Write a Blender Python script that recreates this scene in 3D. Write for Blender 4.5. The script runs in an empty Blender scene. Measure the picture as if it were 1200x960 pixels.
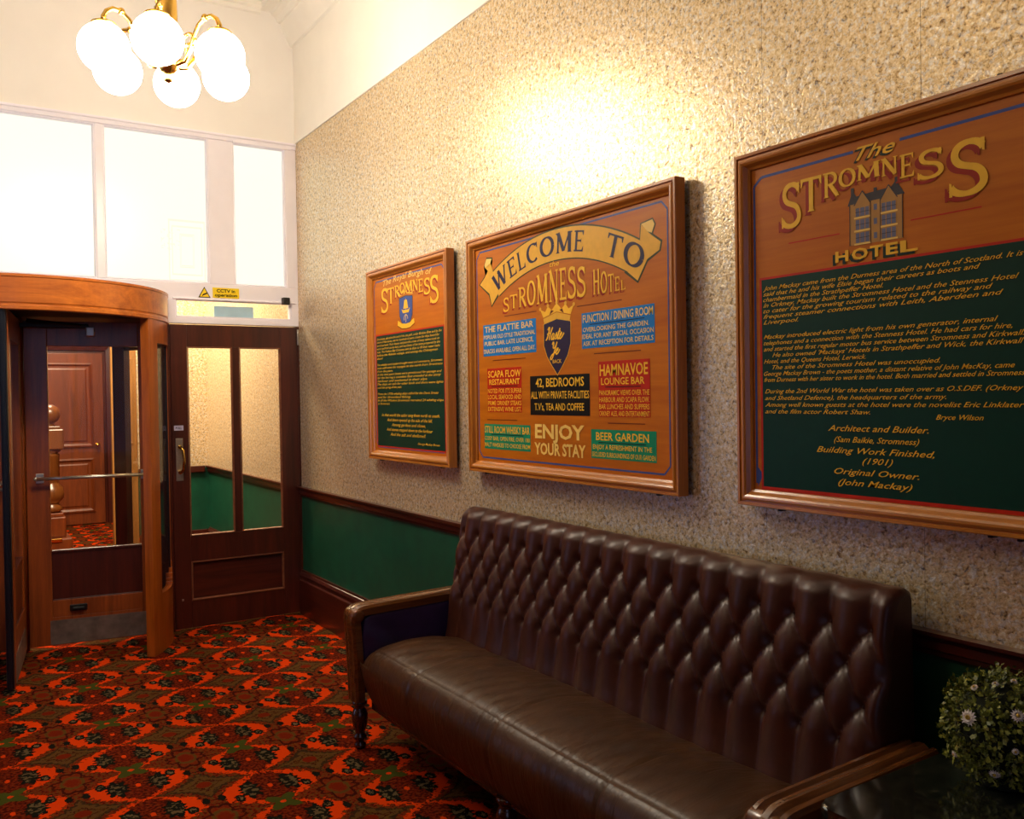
import bpy, bmesh, math, random
from mathutils import Vector, Matrix
random.seed(7)
sc = bpy.context.scene
COL = sc.collection
PI = math.pi

# ------------------------------------------------------------------ camera
CAM_H = 1.541
yaw, pitch, roll = 5.69821171e-01, -1.50441448e-02, -1.51484529e-02
fw = Vector((math.sin(yaw) * math.cos(pitch), math.cos(yaw) * math.cos(pitch), math.sin(pitch)))
rt = Vector((math.cos(yaw), -math.sin(yaw), 0))
up = rt.cross(fw)
r2 = rt * math.cos(roll) + up * math.sin(roll)
u2 = up * math.cos(roll) - rt * math.sin(roll)
cam_d = bpy.data.cameras.new('camera')
cam = bpy.data.objects.new('camera', cam_d)
COL.objects.link(cam)
M = Matrix((r2, u2, -fw)).transposed().to_4x4()
M.translation = Vector((0, 0, CAM_H))
cam.matrix_world = M
cam_d.sensor_width = 36
cam_d.lens = 31.218
cam_d.clip_start = 0.05
sc.camera = cam

# ------------------------------------------------------------------ light levels
EXPOSURE = 0.0
GLOBE = (1.0, 0.89, 0.72); GLOBE_E = 42.0
PANE = (1.0, 0.975, 0.84); PANE_E = 1.02
COOL = (0.42, 0.56, 1.0)
REAR_E = 0.8
SIDE_E = 2.8
LOBBY = (1.0, 0.82, 0.55); LOBBY_W = 210.0
sc.view_settings.view_transform = 'Standard'
sc.view_settings.look = 'None'
sc.view_settings.exposure = EXPOSURE
sc.view_settings.gamma = 1.0
sc.view_settings.use_curve_mapping = False
w = bpy.data.worlds.new('world'); sc.world = w; w.use_nodes = True
w.node_tree.nodes['Background'].inputs[0].default_value = (1, 0.85, 0.65, 1)
w.node_tree.nodes['Background'].inputs[1].default_value = 0.02


def area(name, loc, rot, sx, sy, power, col):
    l = bpy.data.lights.new(name, 'AREA'); l.shape = 'RECTANGLE'; l.size = sx; l.size_y = sy
    l.energy = power; l.color = col
    o = bpy.data.objects.new(name, l); COL.objects.link(o); o.location = loc; o.rotation_euler = rot
    return o


hl = bpy.data.lights.new('unseen_fill_light', 'POINT'); hl.energy = 38.0; hl.color = (1.0, 0.80, 0.55); hl.shadow_soft_size = 0.22
hlo = bpy.data.objects.new('unseen_fill_light', hl); COL.objects.link(hlo); hlo.location = (-0.7, 2.7, 3.5)  # unseen warm fill with no fitting, added to brighten the right side


# ------------------------------------------------------------------ node maths
class V:
    def __init__(s, t, k): s.t = t; s.k = k
    def _m(s, op, *a):
        n = s.t.nodes.new('ShaderNodeMath'); n.operation = op
        for i, x in enumerate((s,) + a):
            if isinstance(x, V): s.t.links.new(x.k, n.inputs[i])
            else: n.inputs[i].default_value = x
        return V(s.t, n.outputs[0])
    def __add__(s, o): return s._m('ADD', o)
    __radd__ = __add__
    def __mul__(s, o): return s._m('MULTIPLY', o)
    __rmul__ = __mul__
    def __sub__(s, o): return s._m('SUBTRACT', o)
    def __rsub__(s, o): return (s * -1.0) + o
    def __truediv__(s, o): return s._m('DIVIDE', o)
    def abs(s): return s._m('ABSOLUTE')
    def sin(s): return s._m('SINE')
    def floor(s): return s._m('FLOOR')
    def fract(s): return s._m('FRACT')
    def sqrt(s): return s._m('SQRT')
    def pow(s, e): return s._m('POWER', e)
    def min(s, o): return s._m('MINIMUM', o)
    def max(s, o): return s._m('MAXIMUM', o)
    def lt(s, o): return s._m('LESS_THAN', o)
    def gt(s, o): return s._m('GREATER_THAN', o)
    def atan2(s, o): return s._m('ARCTAN2', o)


def srgb(r, g, b):
    f = lambda c: (c / 255 / 12.92) if c <= 10 else ((c / 255 + 0.055) / 1.055) ** 2.4
    return (f(r), f(g), f(b), 1)


class Mat:
    def __init__(s, name):
        s.m = bpy.data.materials.new(name); s.m.use_nodes = True
        s.t = s.m.node_tree; s.b = s.t.nodes['Principled BSDF']
    def n(s, kind, **kw):
        n = s.t.nodes.new(kind)
        for k, v in kw.items():
            if hasattr(n, k): setattr(n, k, v)
        return n
    def l(s, a, b): s.t.links.new(a, b)
    def set(s, **kw):
        for k, v in kw.items(): s.b.inputs[k.replace('_', ' ')].default_value = v
        return s
    def coord(s, scale=(1, 1, 1), rot=(0, 0, 0)):
        tc = s.n('ShaderNodeTexCoord'); mp = s.n('ShaderNodeMapping')
        s.l(tc.outputs['Object'], mp.inputs[0])
        mp.inputs['Scale'].default_value = scale; mp.inputs['Rotation'].default_value = rot
        return mp.outputs[0]
    def noise(s, co, scale, detail=3, rough=0.5, dist=0):
        n = s.n('ShaderNodeTexNoise'); s.l(co, n.inputs['Vector'])
        n.inputs['Scale'].default_value = scale; n.inputs['Detail'].default_value = detail
        n.inputs['Roughness'].default_value = rough; n.inputs['Distortion'].default_value = dist
        return n.outputs['Fac']
    def ramp(s, f, stops):
        r = s.n('ShaderNodeValToRGB'); s.l(f, r.inputs[0]); e = r.color_ramp.elements
        while len(e) < len(stops): e.new(0.5)
        for i, (p, c) in enumerate(stops): e[i].position = p; e[i].color = c
        return r.outputs[0]
    def mix(s, f, a, b):
        x = s.n('ShaderNodeMix', data_type='RGBA')
        for sock, v in ((x.inputs[0], f), (x.inputs[6], a), (x.inputs[7], b)):
            if isinstance(v, V): s.l(v.k, sock)
            elif isinstance(v, bpy.types.NodeSocket): s.l(v, sock)
            else: sock.default_value = v
        return x.outputs[2]
    def bump(s, h, strength, dist=0.01):
        b = s.n('ShaderNodeBump'); b.inputs['Strength'].default_value = strength; b.inputs['Distance'].default_value = dist
        s.l(h, b.inputs['Height']); s.l(b.outputs[0], s.b.inputs['Normal'])
    def col(s, c): s.l(c, s.b.inputs['Base Color'])


def plain(name, c, rough=0.5, metal=0.0, var=0.12, nscale=30, bump=0.0, coat=0.0):
    m = Mat(name); m.set(Roughness=rough, Metallic=metal, Coat_Weight=coat)
    f = m.noise(m.coord(), nscale, 3)
    d = tuple(x * (1 - var) for x in c[:3]) + (1,); l = tuple(min(1, x * (1 + var)) for x in c[:3]) + (1,)
    m.col(m.ramp(f, [(0.3, d), (0.7, l)]))
    if bump: m.bump(f, bump, 0.002)
    return m.m


def wood(name, dark, light, axis='z', scale=1.0, rough=0.35, coat=0.15, fine=1.0):
    m = Mat(name); m.set(Roughness=rough, Coat_Weight=coat, Coat_Roughness=0.2)
    sc3 = {'x': (0.6, 9, 9), 'y': (9, 0.6, 9), 'z': (9, 9, 0.6)}[axis]
    co = m.coord(tuple(v * scale for v in sc3))
    f1 = m.noise(co, 1.6, 5, 0.6, 1.2)
    f2 = m.noise(co, 14 * fine, 4, 0.7, 0.3)
    f = V(m.t, f1) * 0.7 + V(m.t, f2) * 0.3
    m.col(m.ramp(f.k, [(0.32, dark), (0.68, light)]))
    m.bump(f2, 0.05, 0.002)
    return m.m


def dull(mat, spec):
    mat.node_tree.nodes['Principled BSDF'].inputs['Specular IOR Level'].default_value = spec
    return mat


def emit(name, c, e):
    m = Mat(name)
    m.b.inputs['Base Color'].default_value = (*c, 1)
    m.b.inputs['Emission Color'].default_value = (*c, 1)
    m.b.inputs['Emission Strength'].default_value = e
    m.set(Roughness=0.25)
    return m.m


def glass_mat(name, tint=(1, 1, 1), refl=0.07, rough=0.02):
    m = Mat(name); t = m.t
    tr = m.n('ShaderNodeBsdfTransparent'); tr.inputs[0].default_value = (*tint, 1)
    gl = m.n('ShaderNodeBsdfGlossy'); gl.inputs['Roughness'].default_value = rough
    lw = m.n('ShaderNodeLayerWeight'); lw.inputs[0].default_value = 0.25
    fac = V(t, lw.outputs['Fresnel']) * 0.32
    mx = m.n('ShaderNodeMixShader')
    m.l(fac.k, mx.inputs[0]); m.l(tr.outputs[0], mx.inputs[1]); m.l(gl.outputs[0], mx.inputs[2])
    m.l(mx.outputs[0], t.nodes['Material Output'].inputs[0])
    return m.m


# carpet --------------------------------------------------------------
def carpet_mat():
    m = Mat('patterned carpet'); m.set(Roughness=1.0, Specular_IOR_Level=0.03)
    t = m.t
    tc = m.n('ShaderNodeTexCoord'); sp = m.n('ShaderNodeSeparateXYZ'); m.l(tc.outputs['Object'], sp.inputs[0])
    wv = m.noise(tc.outputs['Object'], 45, 2, 0.6)
    jx = (V(t, wv) - 0.5) * 0.085
    wv2 = m.noise(m.coord((1, 1, 1), (0, 0, 1.1)), 52, 2, 0.6)
    jy = (V(t, wv2) - 0.5) * 0.085
    q = 0.0045
    X = ((V(t, sp.outputs[0]) / q).floor() + 0.5) * q
    Y = ((V(t, sp.outputs[1]) / q).floor() + 0.5) * q
    dx = (((X - 0.63) / 0.44 + 0.5).fract() - 0.5) * 0.44
    dy = (((Y - 4.305) / 0.645 + 0.5).fract() - 0.5) * 0.645
    ax = dx.abs(); ay = dy.abs()
    axj = ax + jx; ayj = ay + jy
    bx = 0.22 - ax
    cy = 0.3225 - ay
    s = (ayj.max(0.0) * (PI / 0.3225)).sin().max(0.0)
    wd = s.pow(0.75) * 0.148
    th = s.pow(2.0) * 0.029 + 0.012
    band = (axj - wd).abs()
    orange = band.lt(th)
    edge = (band - th).abs().lt(0.0045)
    dist = lambda px, py, sx, sy: ((px / sx) * (px / sx) + (py / sy) * (py / sy)).sqrt()
    my = (ay - 0.1525)
    # leaf sprays in the medallion
    lx = ax - 0.078
    ang = my.atan2(lx)
    lobes = (ang * 10.0).sin() * 0.16 + 0.98
    leaf = dist(lx + jx * 0.35, my + jy * 0.5, 0.040, 0.078).lt(lobes)
    leafc = dist(lx, my, 0.030, 0.058).lt(1.0) * V(t, wv).gt(0.53)
    ring = (dist(ax, my, 0.040, 0.052) - 1.0).abs().lt(0.22)
    dot = dist(ax, my, 0.010, 0.018).lt(1.0)
    # four-leaf cluster
    lob2 = (cy.atan2(ax) * 4.0 - 1.57).sin() * 0.28 + 0.75
    clus = dist(ax + jx * 0.25, cy + jy * 0.35, 0.066, 0.090).lt(lob2)
    clusc = dist(ax, cy, 0.012, 0.012).lt(1.0)
    # olive star between the columns
    star = (((bx + jx * 0.7).max(0.0) / 0.165).pow(0.68) + ((ay + jy * 0.7).max(0.0) / 0.135).pow(0.68))
    star_o = star.lt(1.0); star_e = (star - 1.0).abs().lt(0.07)
    star_in = (star - 0.62).abs().lt(0.05)
    star_c = dist(bx, ay, 0.030, 0.030).lt(1.0)
    # flower between the columns
    fl = dist(bx + jx * 0.3, cy + jy * 0.3, 0.072, 0.105)
    pet = (cy.atan2(bx) * 6.0).sin() * 0.2 + 0.85
    flower = fl.lt(pet); fle = (fl - pet).abs().lt(0.1); flc = fl.lt(0.34)
    flr = (fl - 0.55).abs().lt(0.09)
    bud = dist(bx - 0.088, cy - 0.118, 0.019, 0.030); budo = (bud + jx * 14.0).lt(1.1); budc = bud.lt(0.62)
    bud2 = dist(bx - 0.03, cy - 0.165, 0.015, 0.028); bud2o = (bud2 + jy * 14.0).lt(1.0)
    # colours
    ORG = srgb(204, 56, 3); RED = srgb(104, 26, 5); DRED = srgb(58, 15, 5); OLV = srgb(84, 58, 20)
    GRN = srgb(62, 66, 20); BLK = srgb(20, 20, 13); BRN = srgb(104, 44, 16); STN = srgb(128, 104, 78)
    wn = m.n('ShaderNodeTexNoise'); m.l(tc.outputs['Object'], wn.inputs['Vector']); wn.inputs['Scale'].default_value = 75
    wn.inputs['Detail'].default_value = 1.5
    mot = m.ramp(wn.outputs['Fac'], [(0.36, DRED), (0.44, RED), (0.55, BRN), (0.62, OLV)])
    mot2 = m.ramp(wn.outputs['Fac'], [(0.40, DRED), (0.55, RED), (0.68, BRN)])
    c = m.mix((axj).lt(wd), mot, mot2)
    c = m.mix(flower, c, m.ramp(wn.outputs['Fac'], [(0.42, RED), (0.58, BRN)])); c = m.mix(flr, c, OLV); c = m.mix(fle, c, DRED); c = m.mix(flc, c, RED)
    c = m.mix(star_o, c, m.ramp(wn.outputs['Fac'], [(0.4, OLV), (0.62, srgb(88, 58, 30))]))
    c = m.mix(star_in * star_o, c, DRED); c = m.mix(star_e, c, srgb(52, 34, 18)); c = m.mix(star_c, c, RED)
    c = m.mix(edge, c, DRED); c = m.mix(orange, c, ORG)
    c = m.mix(budo, c, BLK); c = m.mix(budc * V(t, wv2).gt(.5), c, srgb(104, 84, 58)); c = m.mix(bud2o, c, BLK)
    c = m.mix(clus, c, GRN); c = m.mix(clusc, c, ORG)
    c = m.mix(leaf, c, BLK); c = m.mix(leafc, c, srgb(92, 76, 50)); c = m.mix(dot, c, ORG)
    fib = m.noise(tc.outputs['Object'], 420, 2, 0.7)
    c = m.mix((V(t, fib) - 0.35) * 0.55, c, srgb(20, 10, 6))
    m.col(c)
    m.bump(fib, 0.5, 0.004)
    return m.m


def foil_mat(name='foil wallpaper', seams=True):
    m = Mat(name); t = m.t
    co = m.coord()
    a = m.noise(co, 62, 4, 0.62, 0.6)
    b = m.noise(m.coord((1, 1, 1.0), (0.5, 0.3, 0.2)), 150, 3, 0.6)
    c3 = m.noise(m.coord((1, 1, 1), (1.0, 0.0, 0.7)), 90, 2, 0.5, 0.4)
    f = V(t, a) * 0.65 + V(t, b) * 0.35
    col = m.ramp(f.k, [(0.36, srgb(122, 92, 56)), (0.45, srgb(212, 182, 130)), (0.56, srgb(236, 214, 172)), (0.66, srgb(252, 244, 226))])
    hue = m.noise(m.coord((1, 1, 1), (0.3, 0.9, 0.1)), 70, 3, 0.7, 0.5)
    silver = m.ramp(f.k, [(0.36, srgb(112, 106, 104)), (0.45, srgb(206, 194, 178)), (0.56, srgb(234, 226, 214)), (0.66, srgb(250, 248, 244))])
    col = m.mix(m.ramp(hue, [(0.51, (0, 0, 0, 1)), (0.59, (1, 1, 1, 1))]), col, silver)
    if seams:
        sp = m.n('ShaderNodeSeparateXYZ'); m.l(co, sp.inputs[0])
        seam = ((((V(t, sp.outputs[1]) - 1.905) / 0.53 + 0.5).fract() - 0.5).abs()).lt(0.0022)
        col = m.mix(seam * 0.55, col, srgb(110, 92, 72))
    m.col(col)
    rg = V(t, c3) * 0.4 + 0.16
    m.l(rg.k, m.b.inputs['Roughness'])
    m.set(Metallic=0.5)
    h = f * 0.6 + V(t, c3) * 0.4
    m.bump(h.k, 0.5, 0.006)
    return m.m


def leather_mat(name, dark, light, rough=0.34, wr=0.0):
    m = Mat(name); t = m.t
    n1 = m.noise(m.coord(), 6, 4, 0.6)
    m.col(m.ramp(n1, [(0.3, dark), (0.7, light)]))
    g = m.noise(m.coord(), 260, 3, 0.6)
    h = V(t, g) * 0.10
    if wr:
        w1 = m.noise(m.coord((3.2, 26, 6), (0, 0, -0.35)), 1.2, 3, 0.55, 0.7)
        h = h + V(t, w1) * wr
    m.bump(h.k, 0.30, 0.006)
    m.set(Roughness=rough, Specular_IOR_Level=0.38)
    return m.m


M_CARPET = carpet_mat()
M_FOIL = foil_mat()
M_GREEN = plain('green dado paint', srgb(10, 74, 52), 0.45, 0, 0.18, 9, 0.15)
M_CREAM = plain('cream wall paint', srgb(245, 240, 234), 0.6, 0, 0.02, 4)
M_WHITE = plain('white gloss paint', srgb(248, 243, 253), 0.28, 0, 0.02, 8)
M_PLASTER = plain('plaster', srgb(248, 243, 232), 0.7, 0, 0.02, 5)
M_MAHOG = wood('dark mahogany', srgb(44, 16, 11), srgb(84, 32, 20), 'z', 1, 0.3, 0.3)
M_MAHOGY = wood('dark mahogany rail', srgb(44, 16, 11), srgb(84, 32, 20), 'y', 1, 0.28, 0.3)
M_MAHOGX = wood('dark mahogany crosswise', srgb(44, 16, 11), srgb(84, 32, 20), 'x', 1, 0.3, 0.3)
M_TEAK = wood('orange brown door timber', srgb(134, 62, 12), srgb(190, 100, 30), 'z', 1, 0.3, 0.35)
M_TEAKX = wood('orange brown band timber', srgb(146, 70, 14), srgb(206, 116, 38), 'x', 0.8, 0.3, 0.35)
M_WING = wood('wing timber', srgb(104, 46, 18), srgb(160, 80, 32), 'z', 1, 0.28, 0.3)
M_RED = wood('red brown panelled timber', srgb(84, 34, 10), srgb(140, 66, 22), 'z', 1, 0.4, 0.1)
M_NEWEL = wood('brown newel timber', srgb(92, 48, 18), srgb(142, 84, 36), 'z', 1, 0.3, 0.2)
M_OAK = wood('light brown oak', srgb(120, 78, 34), srgb(176, 124, 64), 'z', 1, 0.35, 0.2)
M_FRAME = wood('honey oak moulding upright', srgb(168, 96, 26), srgb(216, 140, 54), 'z', 1.2, 0.28, 0.4)
M_FRAMEY = wood('honey oak moulding', srgb(168, 96, 26), srgb(216, 140, 54), 'y', 1.2, 0.28, 0.4)
M_PANEL = wood('sign veneer', srgb(182, 92, 4), srgb(210, 122, 14), 'y', 0.8, 0.42, 0.0, 0.6)
M_BLACK = plain('black plastic', srgb(14, 14, 15), 0.4, 0, 0.1)
M_DARK = plain('dark interior', srgb(20, 14, 12), 0.6)
M_RUBBER = plain('dark rubber', srgb(12, 16, 26), 0.35)
M_STEEL = plain('brushed steel', srgb(196, 190, 180), 0.3, 0.9, 0.08, 80)
M_KICK = plain('worn steel kick plate', srgb(142, 134, 122), 0.45, 0.75, 0.3, 14)
M_BRASS = plain('polished brass', srgb(226, 178, 84), 0.18, 1.0, 0.06, 20)
M_GLASS = glass_mat('clear glass')
M_LEATHER = leather_mat('brown leather', srgb(56, 25, 14), srgb(74, 35, 21), 0.38)
M_SEAT = leather_mat('brown seat leather', srgb(54, 31, 14), srgb(74, 45, 21), 0.36, 2.8)
M_ARMLEATHER = leather_mat('purple blue leather', srgb(38, 24, 62), srgb(54, 36, 82), 0.36)
M_SOFAWOOD = wood('sofa arm timber', srgb(66, 34, 12), srgb(124, 72, 30), 'x', 1.5, 0.25, 0.5)
M_SOFALEG = wood('turned leg timber', srgb(40, 18, 10), srgb(72, 34, 18), 'z', 1.5, 0.22, 0.5)

# ------------------------------------------------------------------ mesh builder
ROOT = {}


class MB:
    def __init__(s): s.bm = bmesh.new()
    def box(s, x0, y0, z0, x1, y1, z1, bev=0.0, mi=0, seg=2):
        n0 = len(s.bm.faces)
        vs = [s.bm.verts.new((x, y, z)) for x in (x0, x1) for y in (y0, y1) for z in (z0, z1)]
        fs = [s.bm.faces.new([vs[i] for i in q]) for q in ((0, 1, 3, 2), (4, 6, 7, 5), (0, 4, 5, 1), (2, 3, 7, 6), (0, 2, 6, 4), (1, 5, 7, 3))]
        for f in fs: f.material_index = mi
        if bev:
            es = list({e for f in fs for e in f.edges})
            r = bmesh.ops.bevel(s.bm, geom=es, offset=bev, segments=seg, profile=0.5, affect='EDGES')
            for f in r['faces']: f.material_index = mi
        return s
    def quad(s, pts, mi=0):
        f = s.bm.faces.new([s.bm.verts.new(p) for p in pts]); f.material_index = mi; return s
    def grid(s, fn, nu, nv, mi=0, closeu=False, closev=False, smooth=True):
        vs = [[s.bm.verts.new(fn(i / (nu if closeu else nu), j / nv)) for j in range(nv + (0 if closev else 1))] for i in range(nu + (0 if closeu else 1))]
        for i in range(nu):
            for j in range(nv):
                a = vs[i]; b = vs[(i + 1) % len(vs)]
                j2 = (j + 1) % len(a)
                try:
                    f = s.bm.faces.new((a[j], b[j], b[j2], a[j2])); f.smooth = smooth; f.material_index = mi
                except ValueError: pass
        return vs
    def cap(s, loop, mi=0):
        try:
            f = s.bm.faces.new(loop); f.material_index = mi
        except ValueError: pass
    def lathe(s, prof, loc, seg=24, mi=0, axis='z'):
        def fn(u, v):
            k = v * (len(prof) - 1); i = min(int(round(k)), len(prof) - 1)
            r, h = prof[i]; a = u * 2 * PI
            p = {'z': (r * math.cos(a), r * math.sin(a), h), 'x': (h, r * math.cos(a), r * math.sin(a)), 'y': (r * math.cos(a), h, r * math.sin(a))}[axis]
            return Vector(p) + Vector(loc)
        vs = s.grid(fn, seg, len(prof) - 1, mi, closeu=True)
        s.cap([c[0] for c in vs], mi); s.cap([c[-1] for c in vs], mi)
        return s
    def tube(s, pts, rad, seg=10, mi=0):
        pts = [Vector(p) for p in pts]; n = len(pts)
        rads = rad if isinstance(rad, (list, tuple)) else [rad] * n
        rings = []; ref = Vector((0.13, 0.31, 0.94))
        for i, p in enumerate(pts):
            d = (pts[min(i + 1, n - 1)] - pts[max(i - 1, 0)]).normalized()
            a = d.cross(ref)
            if a.length < 1e-3: a = d.cross(Vector((1, 0, 0)))
            a.normalize(); b = d.cross(a)
            rings.append([s.bm.verts.new(p + (a * math.cos(k * 2 * PI / seg) + b * math.sin(k * 2 * PI / seg)) * rads[i]) for k in range(seg)])
        for i in range(n - 1):
            for k in range(seg):
                f = s.bm.faces.new((rings[i][k], rings[i][(k + 1) % seg], rings[i + 1][(k + 1) % seg], rings[i + 1][k]))
                f.smooth = True; f.material_index = mi
        s.cap(rings[0], mi); s.cap(rings[-1], mi)
        return s
    def sphere(s, c, r, nu=24, nv=14, mi=0, sz=1.0):
        prof = [(max(1e-4, r * math.sin(PI * i / nv)), -r * sz * math.cos(PI * i / nv)) for i in range(nv + 1)]
        return s.lathe(prof, c, nu, mi)
    def prism(s, poly, lo, hi, axis='x', mi=0):
        """polygon of (a,b) pairs extruded along axis from lo to hi"""
        def P(a, b, h): return {'x': (h, a, b), 'y': (a, h, b), 'z': (a, b, h)}[axis]
        A = [s.bm.verts.new(P(a, b, lo)) for a, b in poly]; B = [s.bm.verts.new(P(a, b, hi)) for a, b in poly]
        n = len(poly)
        for f in (A, B): s.cap(f, mi)
        for i in range(n):
            f = s.bm.faces.new((A[i], A[(i + 1) % n], B[(i + 1) % n], B[i])); f.material_index = mi
        return s
    def arc_box(s, c, r0, r1, a0, a1, z0, z1, n=24, mi=0):
        """curved wall piece about centre c, angles in degrees"""
        cx, cy = c
        def P(a, r, z): return (cx + r * math.cos(a), cy + r * math.sin(a), z)
        rings = []
        for i in range(n + 1):
            a = math.radians(a0 + (a1 - a0) * i / n)
            rings.append([s.bm.verts.new(P(a, r, z)) for r, z in ((r0, z0), (r1, z0), (r1, z1), (r0, z1))])
        for i in range(n):
            for k in range(4):
                f = s.bm.faces.new((rings[i][k], rings[i + 1][k], rings[i + 1][(k + 1) % 4], rings[i][(k + 1) % 4]))
                f.material_index = mi
        if abs(a1 - a0) < 359.9: s.cap(rings[0], mi); s.cap(rings[-1], mi)
        return s
    def rectframe(s, a0, b0, a1, b1, prof, place, mi=(0, 0)):
        """mitred moulding: prof = (inset, depth) pairs; place(a,b,d) -> point; mi = (horizontal, vertical) slots"""
        L = [[s.bm.verts.new(place(a, b, d)) for a, b in ((a0 + w_, b0 + w_), (a1 - w_, b0 + w_), (a1 - w_, b1 - w_), (a0 + w_, b1 - w_))] for w_, d in prof]
        for i in range(len(prof) - 1):
            for k in range(4):
                f = s.bm.faces.new((L[i][k], L[i][(k + 1) % 4], L[i + 1][(k + 1) % 4], L[i + 1][k]))
                f.material_index = mi[k % 2]
        return s
    def build(s, name, mats, parent=None, recalc=True):
        if recalc: bmesh.ops.recalc_face_normals(s.bm, faces=s.bm.faces)
        me = bpy.data.meshes.new(name); o = bpy.data.objects.new(name, me); COL.objects.link(o)
        if not isinstance(mats, (list, tuple)): mats = [mats]
        for m in mats: me.materials.append(m)
        if parent:
            loc = ROOT.get(parent.name, Vector((0, 0, 0)))
            for v in s.bm.verts: v.co -= loc
            o.parent = parent; ROOT[o.name] = loc
        s.bm.to_mesh(me); s.bm.free()
        return o


def thing(name, label, cat, loc, group=None):
    o = bpy.data.objects.new(name, None); COL.objects.link(o)
    o.location = loc; o.empty_display_size = 0.1
    o['label'] = label; o['category'] = cat; o['kind'] = 'thing'
    if group: o['group'] = group
    ROOT[o.name] = Vector(loc)
    return o


def tag(o, label, cat, group=None, kind='thing'):
    o['label'] = label; o['category'] = cat; o['kind'] = kind
    if group: o['group'] = group
    return o


def struct(o, label=None, cat=None):
    o['kind'] = 'structure'
    if label: o['label'] = label
    if cat: o['category'] = cat
    return o


# ------------------------------------------------------------------ room shell
XW, YB, HC = 2.16, 6.19, 4.30
XL, YR = -1.95, -2.6
struct(MB().box(XL - .1, YR - .1, -0.1, XW + .1, 13.0, 0.0).build('floor', M_CARPET), 'red and orange patterned carpet covering the whole floor', 'floor')
# right wall: masonry with green dado, foil paper, cream frieze
struct(MB().box(XW + .012, YR, 0, XW + .12, YB, HC).build('wall_right', M_CREAM), 'long right wall with cream band above the wallpaper', 'wall')
wr = MB()
wr.box(XW, YR, 0.90, XW + .012, YB, 3.368)
struct(wr.build('wall_right_paper', M_FOIL), 'gold and silver flecked foil wallpaper on the long right wall', 'wallpaper')
struct(MB().box(XW, YR, 0.30, XW + .012, YB, 0.90).build('wall_right_dado', M_GREEN), 'dark green dado under the wallpaper behind the sofa', 'wall')
# frieze slightly proud above the paper
fz = MB(); fz.box(XW - .006, YR, 3.368, XW + .012, YB, HC)
fz.box(XW - .010, YR, 3.362, XW + .012, YB, 3.376, .002)
struct(fz.build('trim_1', M_PLASTER), 'cream frieze band between wallpaper and cornice', 'frieze')
# cornice along the right wall and moulding along the back wall
cor = [(0, 4.045), (.018, 4.05), (.030, 4.075), (.055, 4.12), (.083, 4.185), (.088, 4.20), (.105, 4.20), (.12, 4.235), (.15, 4.25), (.155, 4.265), (.23, 4.265), (.24, 4.30), (0, 4.30)]
struct(MB().prism([(XW - .006 - a, z) for a, z in cor], YR, YB, 'y').build('trim_2', M_PLASTER), 'plaster cornice where right wall meets ceiling', 'cornice')
corb = [(0, 4.235), (.02, 4.24), (.03, 4.262), (.06, 4.27), (.065, 4.30), (0, 4.30)]
struct(MB().prism([(YB - a, z) for a, z in corb], XL, XW - .24, 'x').build('trim_3', M_PLASTER), 'plaster moulding where back wall meets ceiling', 'cornice')
struct(MB().box(XL, YR, HC, XW + .1, YB + .1, HC + .08).build('ceiling', M_PLASTER), 'cream ceiling of the entrance hall', 'ceiling')
# dado rail and skirting, right wall (each with its moulded profile)
dado = [(0, .853), (.012, .853), (.014, .866), (.020, .870), (.020, .893), (.030, .900), (.036, .908), (.036, .917), (0, .917)]
struct(MB().prism([(XW - a, z) for a, z in dado], YR, YB, 'y').build('trim_4', M_MAHOGY), 'dark mahogany dado rail along the right wall', 'dado rail')
sk = [(0, 0), (.030, 0), (.030, .245), (.022, .255), (.022, .275), (.028, .283), (.020, .300), (.014, .305), (.012, .317), (0, .317)]
struct(MB().prism([(XW - a, z) for a, z in sk], YR, YB, 'y').build('baseboard_right', M_MAHOGY), 'tall dark mahogany skirting board along the right wall', 'skirting board')
# left and rear walls
WY0, WY1, WZ0, WZ1 = 4.85, 5.75, .5, 1.9
struct(MB().box(XL - .1, YR - .1, 0, XL, WY0, HC).box(XL - .1, WY1, 0, XL, 13, HC).box(XL - .1, WY0, 0, XL, WY1, WZ0).box(XL - .1, WY0, WZ1, XL, WY1, HC).build('wall_left', M_MAHOG))
struct(MB().box(XL, YR - .1, 0, -1.65, YR, HC).box(.1, YR - .1, 0, XW + .1, YR, HC).box(-1.65, YR - .1, 0, .1, YR, .7).box(-1.65, YR - .1, 3.2, .1, YR, HC).build('wall_rear', M_MAHOG))
# unseen windows in those walls; the side one is added for cool sheen
M_DAYR = emit('overcast daylight pane', COOL, REAR_E)
M_SIDE_FILL = emit('added cool side pane', COOL, SIDE_E)
wf = MB().box(-1.65, YR - .08, .7, -1.58, YR - .02, 3.2).box(.03, YR - .08, .7, .1, YR - .02, 3.2).box(-1.65, YR - .08, .7, .1, YR - .02, .77).box(-1.65, YR - .08, 3.13, .1, YR - .02, 3.2).box(-.81, YR - .08, .7, -.74, YR - .02, 3.2)
w5 = struct(wf.build('window_5', M_WHITE))
MB().quad([(-1.65, YR - .06, .7), (.1, YR - .06, .7), (.1, YR - .06, 3.2), (-1.65, YR - .06, 3.2)]).build('pane', M_DAYR, w5)
wf = MB().rectframe(WY0, WZ0, WY1, WZ1, [(0, 0), (0, .05), (.06, .05), (.07, .03), (.07, 0)], lambda a, b, d: (XL - .07 + d, a, b)).box(XL - .07, (WY0 + WY1) / 2 - .03, WZ0 + .05, XL - .02, (WY0 + WY1) / 2 + .03, WZ1 - .05)
w6 = struct(wf.build('window_6', M_WHITE))
MB().quad([(XL - .06, WY0, WZ0), (XL - .06, WY1, WZ0), (XL - .06, WY1, WZ1), (XL - .06, WY0, WZ1)]).build('pane', M_SIDE_FILL, w6)

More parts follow.
